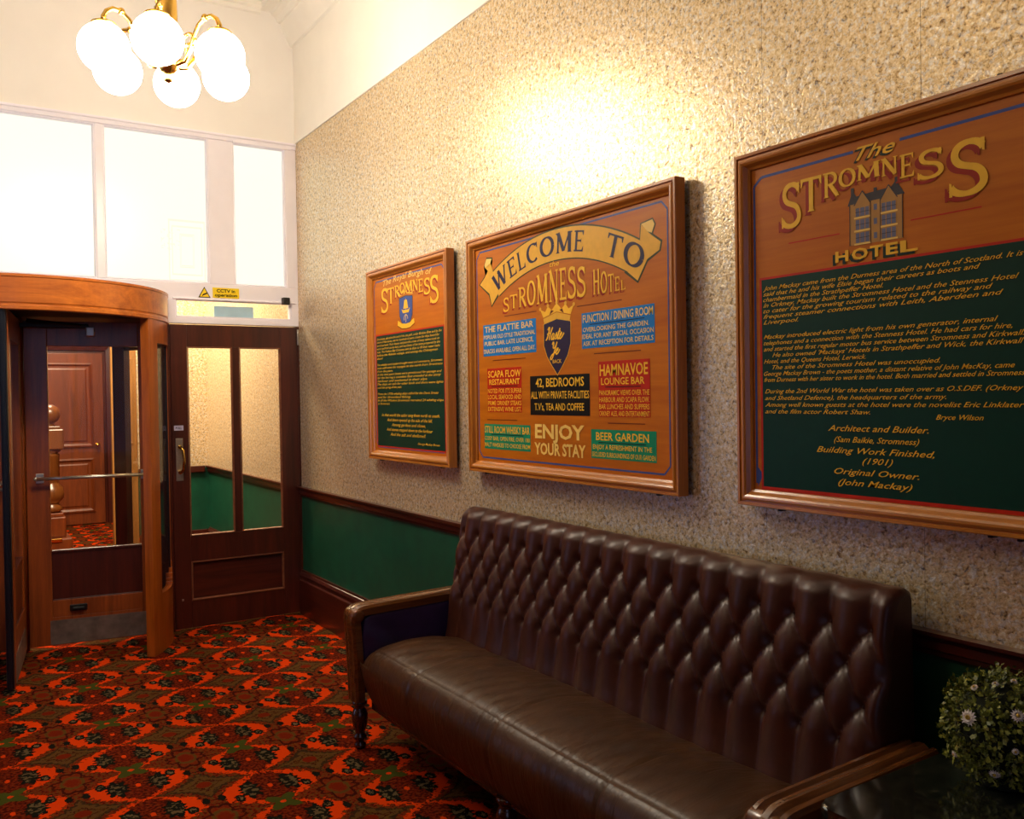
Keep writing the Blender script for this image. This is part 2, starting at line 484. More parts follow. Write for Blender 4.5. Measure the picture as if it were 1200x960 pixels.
# ------------------------------------------------------------------ back wall
struct(MB().box(XL, YB, 3.36, XW + .012, YB + .12, HC).build('wall_back', M_CREAM), 'cream upper back wall above the glazed screen', 'wall')
DC = (0.39, 6.24); DR = 0.874
struct(MB().box(XL, YB, 0, DC[0] - DR - .02, YB + .12, 2.23).build('wall_back_left', M_MAHOG))
# white timber screen: rails and posts around the windows
sl = MB()
sl.box(XL, YB - .012, 3.318, XW, YB + .07, 3.36, .004)      # head
sl.box(XL, YB - .022, 3.345, XW, YB + .0, 3.362, .004)       # head bead
sl.box(XL, YB - .004, 2.225, XW, YB + .07, 2.335, .004)       # rail below windows
sl.box(.845, YB - .004, 2.335, .893, YB + .07, 3.318, .004)   # mullion
sl.box(1.545, YB - .004, 2.335, 1.712, YB + .07, 3.318, .004)  # wide mullion
sl.box(2.078, YB - .004, 2.335, XW, YB + .07, 3.318, .004)
sl.box(-.03, YB - .004, 2.335, .1, YB + .07, 3.318, .004)
sl.box(XL, YB - .004, 2.335, -.9, YB + .07, 3.318, .004)
sl.box(1.255, YB - .004, 2.062, XW, YB + .07, 2.105, .004)    # rail over door
sl.box(1.255, YB - .004, 2.10, 1.318, YB + .07, 2.23, .004)
sl.box(2.105, YB - .004, 2.10, XW, YB + .07, 2.23, .004)
sl.box(1.712, YB - .016, 3.312, 2.12, YB - .002, 3.330, .003)
sl.box(1.30, YB - .014, 2.222, XW - .02, YB, 2.234, .003)
struct(sl.build('trim_5', M_WHITE), 'white painted timber screen framing the upper windows', 'window screen')


def window(n, x0, z0, x1, z1, mat, label, etched=False):
    f = MB()
    pl = lambda a, b, d: (a, YB + .018 - d, b)
    f.rectframe(x0, z0, x1, z1, [(0, 0), (0, .016), (.006, .018), (.012, .010), (.014, .002), (.014, -.01)], pl)
    o = struct(f.build('window_%d' % n, M_WHITE), label, 'window')
    MB().box(x0 + .004, YB + .022, z0 + .004, x1 - .004, YB + .03, z1 - .004).build('pane', mat, o)
    return o


def pane_mat(name, etched):
    m = Mat(name); t = m.t
    sp = m.n('ShaderNodeSeparateXYZ'); tc = m.n('ShaderNodeTexCoord'); m.l(tc.outputs['Object'], sp.inputs[0])
    X = V(t, sp.outputs[0]); Z = V(t, sp.outputs[2])
    base = (*PANE, 1)
    if etched:
        f = None
        for hx, hz in ((.115, .20), (.095, .16), (.045, .11), (.038, .10)):
            d = ((X - 1.405).abs() / hx).max((Z - 2.55).abs() / hz)
            ln = (d - 1.0).abs().lt(.035)
            f = ln if f is None else f.max(ln)
        sc_ = m.noise(tc.outputs['Object'], 60, 2)
        f = f.max((V(t, sc_)).gt(.60) * ((X - 1.30).abs().lt(.06)) * ((Z - 2.62).abs().lt(.07)))
        c = m.mix(f * 0.34, base, (.55, .55, .42, 1))
        m.l(c, m.b.inputs['Emission Color'])
    else:
        m.b.inputs['Emission Color'].default_value = base
    m.b.inputs['Emission Strength'].default_value = PANE_E
    m.b.inputs['Base Color'].default_value = (.08, .08, .07, 1)
    m.set(Roughness=0.3)
    return m.m


M_PANE = pane_mat('lit frosted pane', False); M_PANE_E = pane_mat('lit etched pane', True)
window(1, .1, 2.335, .845, 3.318, M_PANE, 'bright frosted window above the revolving door, left of the mullion')
window(2, .893, 2.335, 1.545, 3.318, M_PANE_E, 'bright window with faint etched rectangles, above the round door band')
window(8, -.9, 2.335, -.03, 3.318, M_PANE, 'bright frosted window farthest left over the revolving door')
window(3, 1.712, 2.335, 2.078, 3.318, M_PANE, 'narrow bright window beside the wallpapered wall')
# transom light over the door: clear glass showing the lobby
tf = MB(); tf.rectframe(1.318, 2.105, 2.105, 2.225, [(0, 0), (0, .010), (.008, .012), (.010, 0), (.010, -.012)], lambda a, b, d: (a, YB + .012 - d, b))
w4 = struct(tf.build('window_4', M_WHITE), 'low transom window over the glazed door', 'window')
MB().box(1.32, YB + .02, 2.107, 2.103, YB + .026, 2.223).build('pane', M_GLASS, w4)
M_PBLUE = plain('pale blue card', srgb(176, 208, 224), 0.6, 0, .06, 18)
tag(MB().box(1.575, YB + .030, 2.108, 1.845, YB + .034, 2.19).build('notice_card', M_PBLUE), 'pale blue card standing behind the transom glass over the door', 'notice')

struct(MB().box(2.148, YB + .004, 0, XW + .01, YB + .08, 2.06).box(1.245, YB + .01, 0, 1.277, YB + .08, 2.06).build('trim_8', M_MAHOG), 'dark door jambs either side of the glazed door', 'door jamb')

# ------------------------------------------------------------------ text helpers
def text_polys(s, shear=0.0, bold=0.0, res=2, align='LEFT', spacing=1.0):
    cu = bpy.data.curves.new('tmp', 'FONT'); cu.body = s; cu.shear = shear; cu.offset = bold; cu.resolution_u = res
    cu.fill_mode = 'FRONT'; cu.space_character = spacing
    ob = bpy.data.objects.new('tmp', cu); COL.objects.link(ob)
    dg = bpy.context.evaluated_depsgraph_get()
    me = bpy.data.meshes.new_from_object(ob.evaluated_get(dg))
    vs = [(v.co.x, v.co.y) for v in me.vertices]; fs = [tuple(p.vertices) for p in me.polygons]
    bpy.data.objects.remove(ob); bpy.data.curves.remove(cu); bpy.data.meshes.remove(me)
    return vs, fs


def fit(vs, u0, v0, u1, v1):
    """map capital-height text box (0..0.73 baseline to cap) to the target"""
    xs = [v[0] for v in vs]; a, b = min(xs), max(xs)
    return [(u0 + (x - a) / (b - a) * (u1 - u0), v0 + y / 0.70 * (v1 - v0)) for x, y in vs]


def stroke(pts, thick, thin, n=0):
    """broad-nib stroke: wide where it runs upright, thin where it runs level"""
    L, R = [], []
    for i, p in enumerate(pts):
        a = pts[max(i - 1, 0)]; b = pts[min(i + 1, len(pts) - 1)]
        dx, dy = b[0] - a[0], b[1] - a[1]; d = math.hypot(dx, dy) or 1
        w_ = thin + (thick - thin) * abs(dy / d)
        L.append((p[0] - dy / d * w_ / 2, p[1] + dx / d * w_ / 2)); R.append((p[0] + dy / d * w_ / 2, p[1] - dx / d * w_ / 2))
    return L, R


def arcp(cx, cy, rx, ry, a0, a1, n=16):
    return [(cx + rx * math.cos(math.radians(a0 + (a1 - a0) * i / n)), cy + ry * math.sin(math.radians(a0 + (a1 - a0) * i / n))) for i in range(n + 1)]


def line(a, b, n=2): return [(a[0] + (b[0] - a[0]) * i / n, a[1] + (b[1] - a[1]) * i / n) for i in range(n + 1)]


def glyph(ch):
    """serif capital in a unit box: list of polygons"""
    T, N = 0.20, 0.075
    P = []
    def st(pts, th=T, tn=N):
        L, R = stroke(pts, th, tn)
        for i in range(len(pts) - 1): P.append([L[i], L[i + 1], R[i + 1], R[i]])
    def ser(x, y, w_=.17, h=.055): P.append([(x - w_, y), (x + w_, y), (x + w_ * .55, y + h), (x - w_ * .55, y + h)] if y < .5 else [(x - w_, y), (x - w_ * .55, y - h), (x + w_ * .55, y - h), (x + w_, y)])
    def bar(x0, x1, y, h=N): P.append([(x0, y - h / 2), (x1, y - h / 2), (x1, y + h / 2), (x0, y + h / 2)])
    if ch == 'S':
        st(arcp(.52, .76, .36, .20, 20, 180, 14) + arcp(.52, .76, .36, .22, 180, 250, 6)[1:] + arcp(.46, .25, .42, .27, 78, 0, 8)[0:] + arcp(.46, .25, .42, .21, 0, -160, 14)[1:], .20, .10)
        P.append([(.80, .98), (.90, .98), (.90, .74), (.84, .76)]); P.append([(.10, .02), (.02, .02), (.02, .28), (.08, .26)])
    elif ch == 'T':
        st(line((.5, 0), (.5, .96))); bar(.02, .98, .955, .09); ser(.5, 0)
        P.append([(.02, .99), (.02, .74), (.07, .76), (.14, .93)]); P.append([(.98, .99), (.98, .74), (.93, .76), (.86, .93)])
    elif ch == 'R':
        st(line((.24, 0), (.24, 1))); ser(.24, 0); bar(.04, .3, .97, .06)
        st([(.24, .96)] + arcp(.46, .73, .36, .23, 90, -90, 14) + [(.24, .50)], .19, .075)
        st(line((.46, .50), (.92, .03)), .24, .1); bar(.82, 1.02, .03, .06)
    elif ch == 'O':
        st(arcp(.5, .5, .40, .46, 0, 360, 30), .20, .075)
    elif ch == 'C':
        st(arcp(.54, .5, .42, .46, 48, 312, 24), .20, .075); P.append([(.80, .96), (.92, .98), (.92, .70), (.86, .70)])
    elif ch == 'M':
        st(line((.14, 0), (.18, 1)), .10, .1); st(line((.86, 0), (.82, 1)), .19, .1)
        st(line((.16, 1), (.50, .08)), .19, .1); st(line((.84, 1), (.50, .08)), .09, .09)
        ser(.14, 0, .12); ser(.86, 0, .14); bar(.04, .26, .97, .06); bar(.76, .98, .97, .06)
    elif ch == 'N':
        st(line((.18, 0), (.18, 1)), .10, .1); st(line((.84, 0), (.84, 1)), .10, .1); st(line((.18, 1), (.84, .0)), .23, .1)
        ser(.18, 0, .15); ser(.84, 1, .15); bar(.04, .26, .97, .06)
    elif ch == 'E':
        st(line((.26, 0), (.26, 1))); bar(.06, .90, .96, .08); bar(.06, .94, .04, .08); bar(.26, .72, .51, .08)
        P.append([(.90, .99), (.90, .76), (.85, .78), (.76, .93)]); P.append([(.94, .01), (.94, .25), (.89, .22), (.80, .07)]); P.append([(.72, .64), (.72, .38), (.66, .47), (.66, .55)])
    elif ch == 'L':
        st(line((.26, 0), (.26, 1))); bar(.06, .92, .04, .08); ser(.26, 1); P.append([(.92, .01), (.92, .28), (.87, .24), (.76, .07)])
    elif ch == 'H':
        st(line((.22, 0), (.22, 1))); st(line((.80, 0), (.80, 1))); bar(.2, .8, .51, .08)
        for x in (.22, .80): ser(x, 0, .16); ser(x, 1, .16)
    elif ch == 'W':
        st(line((.08, 1), (.30, .02)), .17, .1); st(line((.30, .02), (.50, .96)), .08, .08); st(line((.48, .96), (.72, .02)), .17, .1); st(line((.72, .02), (.92, 1)), .08, .08)
        ser(.08, 1, .10); ser(.92, 1, .10); ser(.49, 1, .08)
    return P


class Board:
    """a framed painted board on the right wall; (u, v) run from its lower outer corner as seen from the room"""
    def __init__(s, y_left, width, z0=1.19, height=1.088):
        s.y, s.z, s.w, s.h = y_left, z0, width, height
    def P(s, u, v, d=0.0): return (2.125 - d, s.y - u, s.z + v)
    def frame(s, root):
        f = MB()
        prof = [(0, -.020), (0, .022), (.002, .025), (.0105, .025), (.0115, .018), (.0155, .018), (.0165, .023), (.022, .0255), (.028, .025), (.034, .0215), (.039, .015), (.043, .010), (.050, .006), (.051, -.004)]
        f.rectframe(0, 0, s.w, s.h, prof, lambda a, b, d: s.P(a, b, d), (1, 0))
        f.build('frame', [M_FRAME, M_FRAMEY], root)
        MB().box(2.127, s.y - s.w + .01, s.z + .01, 2.150, s.y - .01, s.z + s.h - .01).build('backing_panel', M_DARK, root)
    def rect(s, mb, u0, v0, u1, v1, d, mi=0): mb.quad([s.P(u0, v0, d), s.P(u1, v0, d), s.P(u1, v1, d), s.P(u0, v1, d)], mi)
    def poly(s, mb, pts, d, mi=0):
        try:
            f = mb.bm.faces.new([mb.bm.verts.new(s.P(u, v, d)) for u, v in pts]); f.material_index = mi
        except ValueError: pass
    def text(s, mb, txt, u0, v0, u1, v1, d, mi=0, shear=0.0, bold=0.012, shadow=None, warp=None, so=(-.003, -.003), res=2):
        vs, fs = text_polys(txt, shear, bold, res)
        q = fit(vs, u0, v0, u1, v1)
        for k, (du, dv, dd, m_) in enumerate(([(so[0], so[1], d - .0004, shadow)] if shadow is not None else []) + [(0, 0, d, mi)]):
            bv = [mb.bm.verts.new(s.P(*((warp(u, v) if warp else (u, v))[0] + du, (warp(u, v) if warp else (u, v))[1] + dv), dd)) for u, v in q]
            for f in fs:
                try:
                    ff = mb.bm.faces.new([bv[i] for i in f]); ff.material_index = m_
                except ValueError: pass
    def serif(s, mb, ch, u0, u1, v0, v1, d, mi=0, shadow=None, so=(-.008, -.009), warp=None):
        for k, (du, dv, dd, m_) in enumerate(([(so[0], so[1], d - .0006, shadow)] if shadow is not None else []) + [(0, 0, d, mi)]):
            for j, pl in enumerate(glyph(ch)):
                pts = [(u0 + x * (u1 - u0), v0 + y * (v1 - v0)) for x, y in pl]
                if warp: pts = [warp(*p) for p in pts]
                s.poly(mb, [(u + du, v + dv) for u, v in pts], dd + j * 2e-6, m_)
    def lines(s, mb, pts, wd, d, mi):
        for (u0, v0), (u1, v1) in zip(pts, pts[1:]):
            L = math.hypot(u1 - u0, v1 - v0); nx, ny = -(v1 - v0) / L * wd / 2, (u1 - u0) / L * wd / 2
            s.poly(mb, [(u0 + nx, v0 + ny), (u1 + nx, v1 + ny), (u1 - nx, v1 - ny), (u0 - nx, v0 - ny)], d, mi)


def paint(name, c, rough=.42): return dull(plain(name, c, rough, 0, .05, 40), .22)


dull(M_PANEL, .22)


P_YEL = paint('yellow sign paint', srgb(252, 194, 52)); P_CRM = paint('cream yellow sign paint', srgb(252, 210, 112))
P_OCH = paint('ochre banner paint', srgb(236, 178, 58)); P_NAVY = paint('navy sign paint', srgb(44, 34, 66))
P_RED = paint('red sign paint', srgb(196, 40, 12)); P_SHD = paint('dark red shadow paint', srgb(158, 36, 8))
P_BLU = paint('bright blue sign paint', srgb(20, 122, 200)); P_LINE = paint('blue border paint', srgb(64, 84, 150))
P_BLK = paint('black sign paint', srgb(14, 12, 10)); P_GRN = paint('turquoise green sign paint', srgb(18, 142, 104))
P_DGR = paint('bottle green sign paint', srgb(6, 54, 40)); P_OUT = paint('dark olive outline paint', srgb(60, 64, 30))
P_GREY = paint('grey blue window paint', srgb(110, 112, 138)); P_STONE = paint('stone paint', srgb(188, 138, 72)); P_SLATE = paint('slate paint', srgb(66, 62, 66))
P_BRN = paint('brown line paint', srgb(110, 44, 10)); P_SHDG = paint('dark green shadow paint', srgb(30, 48, 34))
PAINTS = [M_PANEL, P_YEL, P_CRM, P_OCH, P_NAVY, P_RED, P_SHD, P_BLU, P_LINE, P_BLK, P_GRN, P_DGR, P_OUT, P_GREY, P_STONE, P_SLATE, P_BRN, P_SHDG]
(PANEL_, YEL, CRM, OCH, NAVY, RED_, SHD, BLU, LINE_, BLK_, GRN_, DGR, OUT, GREY, STONE, SLATE, BRN_, SHDG) = range(18)


def clips(b, root, us):
    for u, top in us:
        v = b.h if top else 0
        m = MB(); p = b.P(u, v, 0)
        m.box(p[0] - .006, p[1] - .006, p[2] - .004 if top else p[2] - .009, p[0] + .02, p[1] + .006, p[2] + .009 if top else p[2] + .004, .002)
        m.build('clip', M_BLACK, root)


def border(b, mb, u0, v0, u1, v1, wd, d, mi, cut=.03):
    b.lines(mb, [(u0 + cut, v1), (u1 - cut, v1)], wd, d, mi); b.lines(mb, [(u0 + cut, v0), (u1 - cut, v0)], wd, d, mi)
    b.lines(mb, [(u0, v0 + cut), (u0, v1 - cut)], wd, d, mi); b.lines(mb, [(u1, v0 + cut), (u1, v1 - cut)], wd, d, mi)
    for (a, c, e, g) in ((u0, v1 - cut, u0 + cut, v1), (u1, v1 - cut, u1 - cut, v1), (u0, v0 + cut, u0 + cut, v0), (u1, v0 + cut, u1 - cut, v0)):
        b.lines(mb, [(a, c), (e, g)], wd, d, mi)


def ellipse(cu, cv, ru, rv, n=20, a0=0, a1=360): return [(cu + ru * math.cos(math.radians(a0 + (a1 - a0) * i / n)), cv + rv * math.sin(math.radians(a0 + (a1 - a0) * i / n))) for i in range(n)]


# ---- board 2 : the welcome board
def welcome_board():
    b = Board(3.665, 1.43)
    root = thing('welcome_sign', 'largest framed sign, the middle one, with yellow banner reading WELCOME TO', 'sign', (2.145, 2.95, 1.19))
    b.frame(root)
    pm = MB(); b.rect(pm, .045, .045, b.w - .045, b.h - .045, 0, 0)
    border(b, pm, .062, .068, 1.365, 1.022, .007, .0006, LINE_)
    for (u0, u1, v) in ((.298, .553, .709), (.838, 1.114, .702), (.943, 1.218, .510), (.192, .466, .515), (.136, .391, .244), (1.023, 1.236, .243)):
        b.lines(pm, [(u0, v), (u1, v)], .0035, .0007, BRN_)
    pm.build('panel', PAINTS, root)
    # banner
    R, cu, cv = 1.02, .70, -.114
    bn = MB()
    A0, A1 = math.atan2(.86 + .114 - .04, .245 - .70), math.atan2(.775 + .114, 1.19 - .70)
    def strip(r0, r1, d, mi, e=0.0):
        n = 30; pr = None
        for i in range(n + 1):
            a = (A0 + e) + (A1 - A0 - 2 * e) * i / n
            c = ((cu + r0 * math.cos(a), cv + r0 * math.sin(a)), (cu + r1 * math.cos(a), cv + r1 * math.sin(a)))
            if pr: b.poly(bn, [pr[0], c[0], c[1], pr[1]], d, mi)
            pr = c
    strip(R - .005, 1.150, .0008, OUT, -.004); strip(R, 1.144, .0011, OCH)
    for poly, mi, d in (
        ([(.080, .872), (.128, .905), (.186, .962), (.205, .985), (.150, .992), (.125, .952), (.205, .905), (.262, .812), (.190, .758), (.168, .815)], OUT, .0007),
        ([(.090, .872), (.132, .900), (.190, .955), (.213, .906), (.257, .822), (.192, .767), (.174, .822)], OCH, .0012),
        ([(.150, .985), (.196, .980), (.186, .962), (.140, .945), (.133, .958)], CRM, .0013),
        ([(1.222, .966), (1.290, .975), (1.306, .950), (1.290, .918), (1.338, .888), (1.330, .852), (1.262, .824), (1.207, .752), (1.13, .80), (1.242, .885), (1.216, .905)], OUT, .0007),
        ([(1.242, .884), (1.262, .930), (1.286, .912), (1.330, .884), (1.322, .856), (1.258, .832), (1.205, .762), (1.15, .80)], OCH, .0012),
        ([(1.228, .962), (1.288, .969), (1.299, .950), (1.284, .922), (1.262, .930), (1.246, .945)], CRM, .0013)):
        b.poly(bn, poly, d, mi)
    b.poly(bn, [(1.242, .884), (1.264, .930), (1.246, .945), (1.228, .960), (1.221, .906)], .00125, OCH); b.poly(bn, [(.213, .906), (.190, .956), (.186, .962), (.140, .944), (.131, .952), (.160, .930)], .00125, OCH)
    bn.build('banner', PAINTS, root)
    lt = MB()
    def wp(u, v):   # u = arc length from the crown, v = height above the lower edge
        a = PI / 2 - u / R
        return (cu + (R + v) * math.cos(a), cv + (R + v) * math.sin(a))
    x = -.475
    for ch, wd in zip('WELCOME', (.115, .066, .062, .088, .098, .108, .066)):
        b.serif(lt, ch, x, x + wd, .024, .106, .0018, NAVY, None, warp=wp); x += wd + .009
    x = .315
    for ch, wd in zip('TO', (.088, .112)):
        b.serif(lt, ch, x, x + wd, .024, .110, .0018, NAVY, None, warp=wp); x += wd + .014
    b.text(lt, 'the', .655, .882, .722, .903, .0018, YEL, .25, .01)
    top = lambda u: .868 - .60 * (u - .72) ** 2 if u < .72 else .868 - .57 * (u - .72) ** 2
    x = .292
    for ch, wd in zip('STROMNESS', (.048, .062, .062, .066, .084, .068, .052, .055, .058)):
        b.serif(lt, ch, x, x + wd, .738 if x > .3 else .728, top(x + wd / 2) if x > .3 else .790, .0016, YEL, SHD); x += wd + .0065
    x = .942
    for ch, wd in zip('HOTEL', (.045, .040, .036, .030, .030)):
        b.serif(lt, ch, x, x + wd, .738, top(x + wd / 2), .0016, YEL, SHD); x += wd + .004
    pn = MB()
    blocks = [((.112, .537, .548, .681), BLU), ((.868, .533, 1.293, .672), BLU), ((.143, .279, .431, .479), RED_), ((.969, .267, 1.265, .478), RED_), ((.497, .269, .914, .435), BLK_), ((.110, .110, .494, .224), GRN_), ((.919, .106, 1.295, .218), GRN_)]
    for (r, mi) in blocks: b.rect(pn, *r, .0009, mi)
    pn.build('painted_blocks', PAINTS, root)
    T = lambda s_, u0, v0, u1, v1, mi=CRM, bd=.012: b.text(lt, s_, u0, v0, u1, v1, .0016, mi, 0, bd)
    T('THE FLATTIE BAR', .128, .646, .528, .673); T('POPULAR OLD STYLE TRADITIONAL', .118, .615, .542, .633); T('PUBLIC BAR. LATE LICENCE,', .125, .585, .528, .604); T('SNACKS AVAILABLE, OPEN ALL DAY.', .118, .549, .542, .569)
    T('FUNCTION / DINING ROOM', .876, .634, 1.286, .664); b.lines(lt, [(.92, .625), (1.24, .625)], .003, .0016, BLK_)
    T('OVERLOOKING THE GARDEN.', .876, .598, 1.264, .615); T('IDEAL FOR ANY SPECIAL OCCASION', .872, .571, 1.288, .589); T('ASK AT RECEPTION FOR DETAILS', .876, .543, 1.286, .561)
    T('SCAPA FLOW', .150, .438, .426, .468, YEL, .02); T('RESTAURANT', .160, .405, .416, .429, YEL, .02); b.lines(lt, [(.18, .396), (.40, .396)], .003, .0016, BLK_)
    for i, s_ in enumerate(("NOTED FOR IT'S SUPERB", 'LOCAL SEAFOOD AND', 'PRIME ORKNEY STEAKS', 'EXTENSIVE WINE LIST.')): T(s_, .147, .366 - i * .0275, .428, .386 - i * .0275, YEL)
    T('HAMNAVOE', .978, .424, 1.255, .466, YEL, .02); T('LOUNGE BAR', .986, .389, 1.236, .415, YEL, .016); b.lines(lt, [(1.01, .380), (1.215, .380)], .003, .0016, BLK_)
    for i, s_ in enumerate(('PANORAMIC VIEWS OVER THE', 'HARBOUR AND SCAPA FLOW.', 'BAR LUNCHES AND SUPPERS', 'ORKNEY ALES, AND ENTERTAINMENT')): T(s_, .973, .349 - i * .0262, 1.262, .368 - i * .0262, YEL)
    T('42, BEDROOMS', .540, .388, .878, .424, YEL, .016); T('ALL WITH PRIVATE FACILITIES', .503, .339, .910, .369, YEL); T("T.V's, TEA AND COFFEE", .530, .290, .876, .319, YEL)
    T('STILL ROOM WHISKY BAR', .116, .184, .489, .215, YEL, .016); b.lines(lt, [(.17, .177), (.44, .177)], .003, .0016, BLK_)
    T('COSY BAR, OPEN FIRE, OVER 100', .114, .150, .488, .168, YEL); T('MALT WHISKIES TO CHOOSE FROM', .113, .120, .491, .139, YEL)
    T('BEER GARDEN', .950, .177, 1.256, .207, YEL, .018); b.lines(lt, [(.965, .168), (1.24, .168)], .003, .0016, BLK_)
    T('ENJOY A REFRESHMENT IN THE', .930, .142, 1.272, .160, YEL); T('SECLUDED SURROUNDINGS OF OUR GARDEN', .924, .113, 1.291, .131, YEL)
    T('ENJOY', .530, .173, .876, .230, CRM, .03); T('YOUR STAY', .524, .104, .884, .152, CRM, .03)
    lt.build('lettering', PAINTS, root)
    cr = MB()
    def sh(k, dv=0.0): return [(.70 + (p - .70) * k, .58 + (q - .58) * k + dv) for p, q in ((.607, .648), (.70, .664), (.794, .648), (.792, .56), (.772, .515), (.74, .478), (.70, .437), (.66, .478), (.628, .515), (.606, .56))]
    b.poly(cr, sh(1.04), .0010, OCH); b.poly(cr, sh(1.0), .0013, NAVY)
    b.poly(cr, [(.612, .650), (.70, .668), (.788, .650), (.796, .672), (.70, .692), (.604, .672)], .0014, OCH)
    b.poly(cr, [(.604, .676), (.70, .695), (.796, .676), (.818, .712), (.782, .700), (.762, .722), (.735, .703), (.70, .730), (.665, .703), (.638, .722), (.618, .700), (.582, .712)], .0012, YEL)
    for u, v in ((.582, .714), (.638, .724), (.70, .732), (.762, .724), (.818, .714)): b.poly(cr, ellipse(u, v, .009, .008, 10), .0015, OCH)
    b.poly(cr, [(.65, .684), (.68, .700), (.66, .704)], .00155, BRN_); b.poly(cr, [(.72, .700), (.75, .684), (.74, .704)], .00155, BRN_)
    H_ = [[(0, 1.6), (.2, 2.0), (.4, 1.8), (.32, .8), (.15, .1), (-.1, 0)], [(1.05, 2.0), (.85, 1.2), (.75, .2), (.9, 0)], [(.05, .9), (.45, 1.08), (.9, 1.0)],
          [(1.65, .85), (1.45, 1.0), (1.25, .6), (1.25, .15), (1.45, 0), (1.62, .3), (1.7, .95)], [(1.7, .95), (1.66, .25), (1.78, 0), (2.0, .3)],
          [(2.0, .3), (2.3, 1.05), (2.3, .9), (2.46, .45), (2.38, .08), (2.12, .08)], [(2.38, .1), (2.7, .8), (2.86, 1.7)], [(2.86, 1.7), (2.74, .4), (2.84, 0), (3.05, .2)], [(2.55, 1.12), (3.15, 1.25)],
          [(3.05, .3), (3.35, .6), (3.48, .85), (3.38, 1.0), (3.18, .75), (3.16, .25), (3.36, 0), (3.75, .4), (4.0, .9)]]
    Y_ = [[(0, 1.6), (.15, 2.0), (.35, 1.75), (.35, 1.2), (.55, 1.0), (.85, 1.3), (1.05, 2.0)], [(1.05, 2.0), (.9, .8), (.65, -.5), (.35, -.8), (.2, -.5), (.5, 0), (1.2, .4)],
          [(1.2, .4), (1.45, .6), (1.58, .85), (1.48, 1.0), (1.28, .75), (1.26, .25), (1.46, 0), (1.8, .3), (2.0, .8)]]
    for strokes, ox, oy, sc_ in ((H_, .622, .582, .030), (Y_, .652, .520, .030)):
        for n_, st_ in enumerate(strokes):
            pts = []
            for i in range(len(st_) - 1):
                p0, p1, p2, p3 = st_[max(i - 1, 0)], st_[i], st_[i + 1], st_[min(i + 2, len(st_) - 1)]
                for q in range(6):
                    f = q / 6
                    pts.append(tuple(.5 * (2 * p1[k] + (p2[k] - p0[k]) * f + (2 * p0[k] - 5 * p1[k] + 4 * p2[k] - p3[k]) * f * f + (3 * p1[k] - p0[k] - 3 * p2[k] + p3[k]) * f ** 3) for k in (0, 1)))
            pts.append(st_[-1])
            pts = [(ox + (x + .30 * y) * sc_, oy + y * sc_ * .85) for x, y in pts]
            Lf, Rf = stroke(pts, .0080, .0045)
            for i in range(len(pts) - 1): b.poly(cr, [Lf[i], Lf[i + 1], Rf[i + 1], Rf[i]], .0018 + n_ * 3e-6 + i * 1e-7, YEL)
    b.text(cr, 'BACK', .668, .484, .730, .499, .0018, YEL, 0, .01)
    cr.build('crest', PAINTS, root)
    clips(b, root, ((.12, 1), (1.30, 1), (.12, 0), (1.30, 0)))


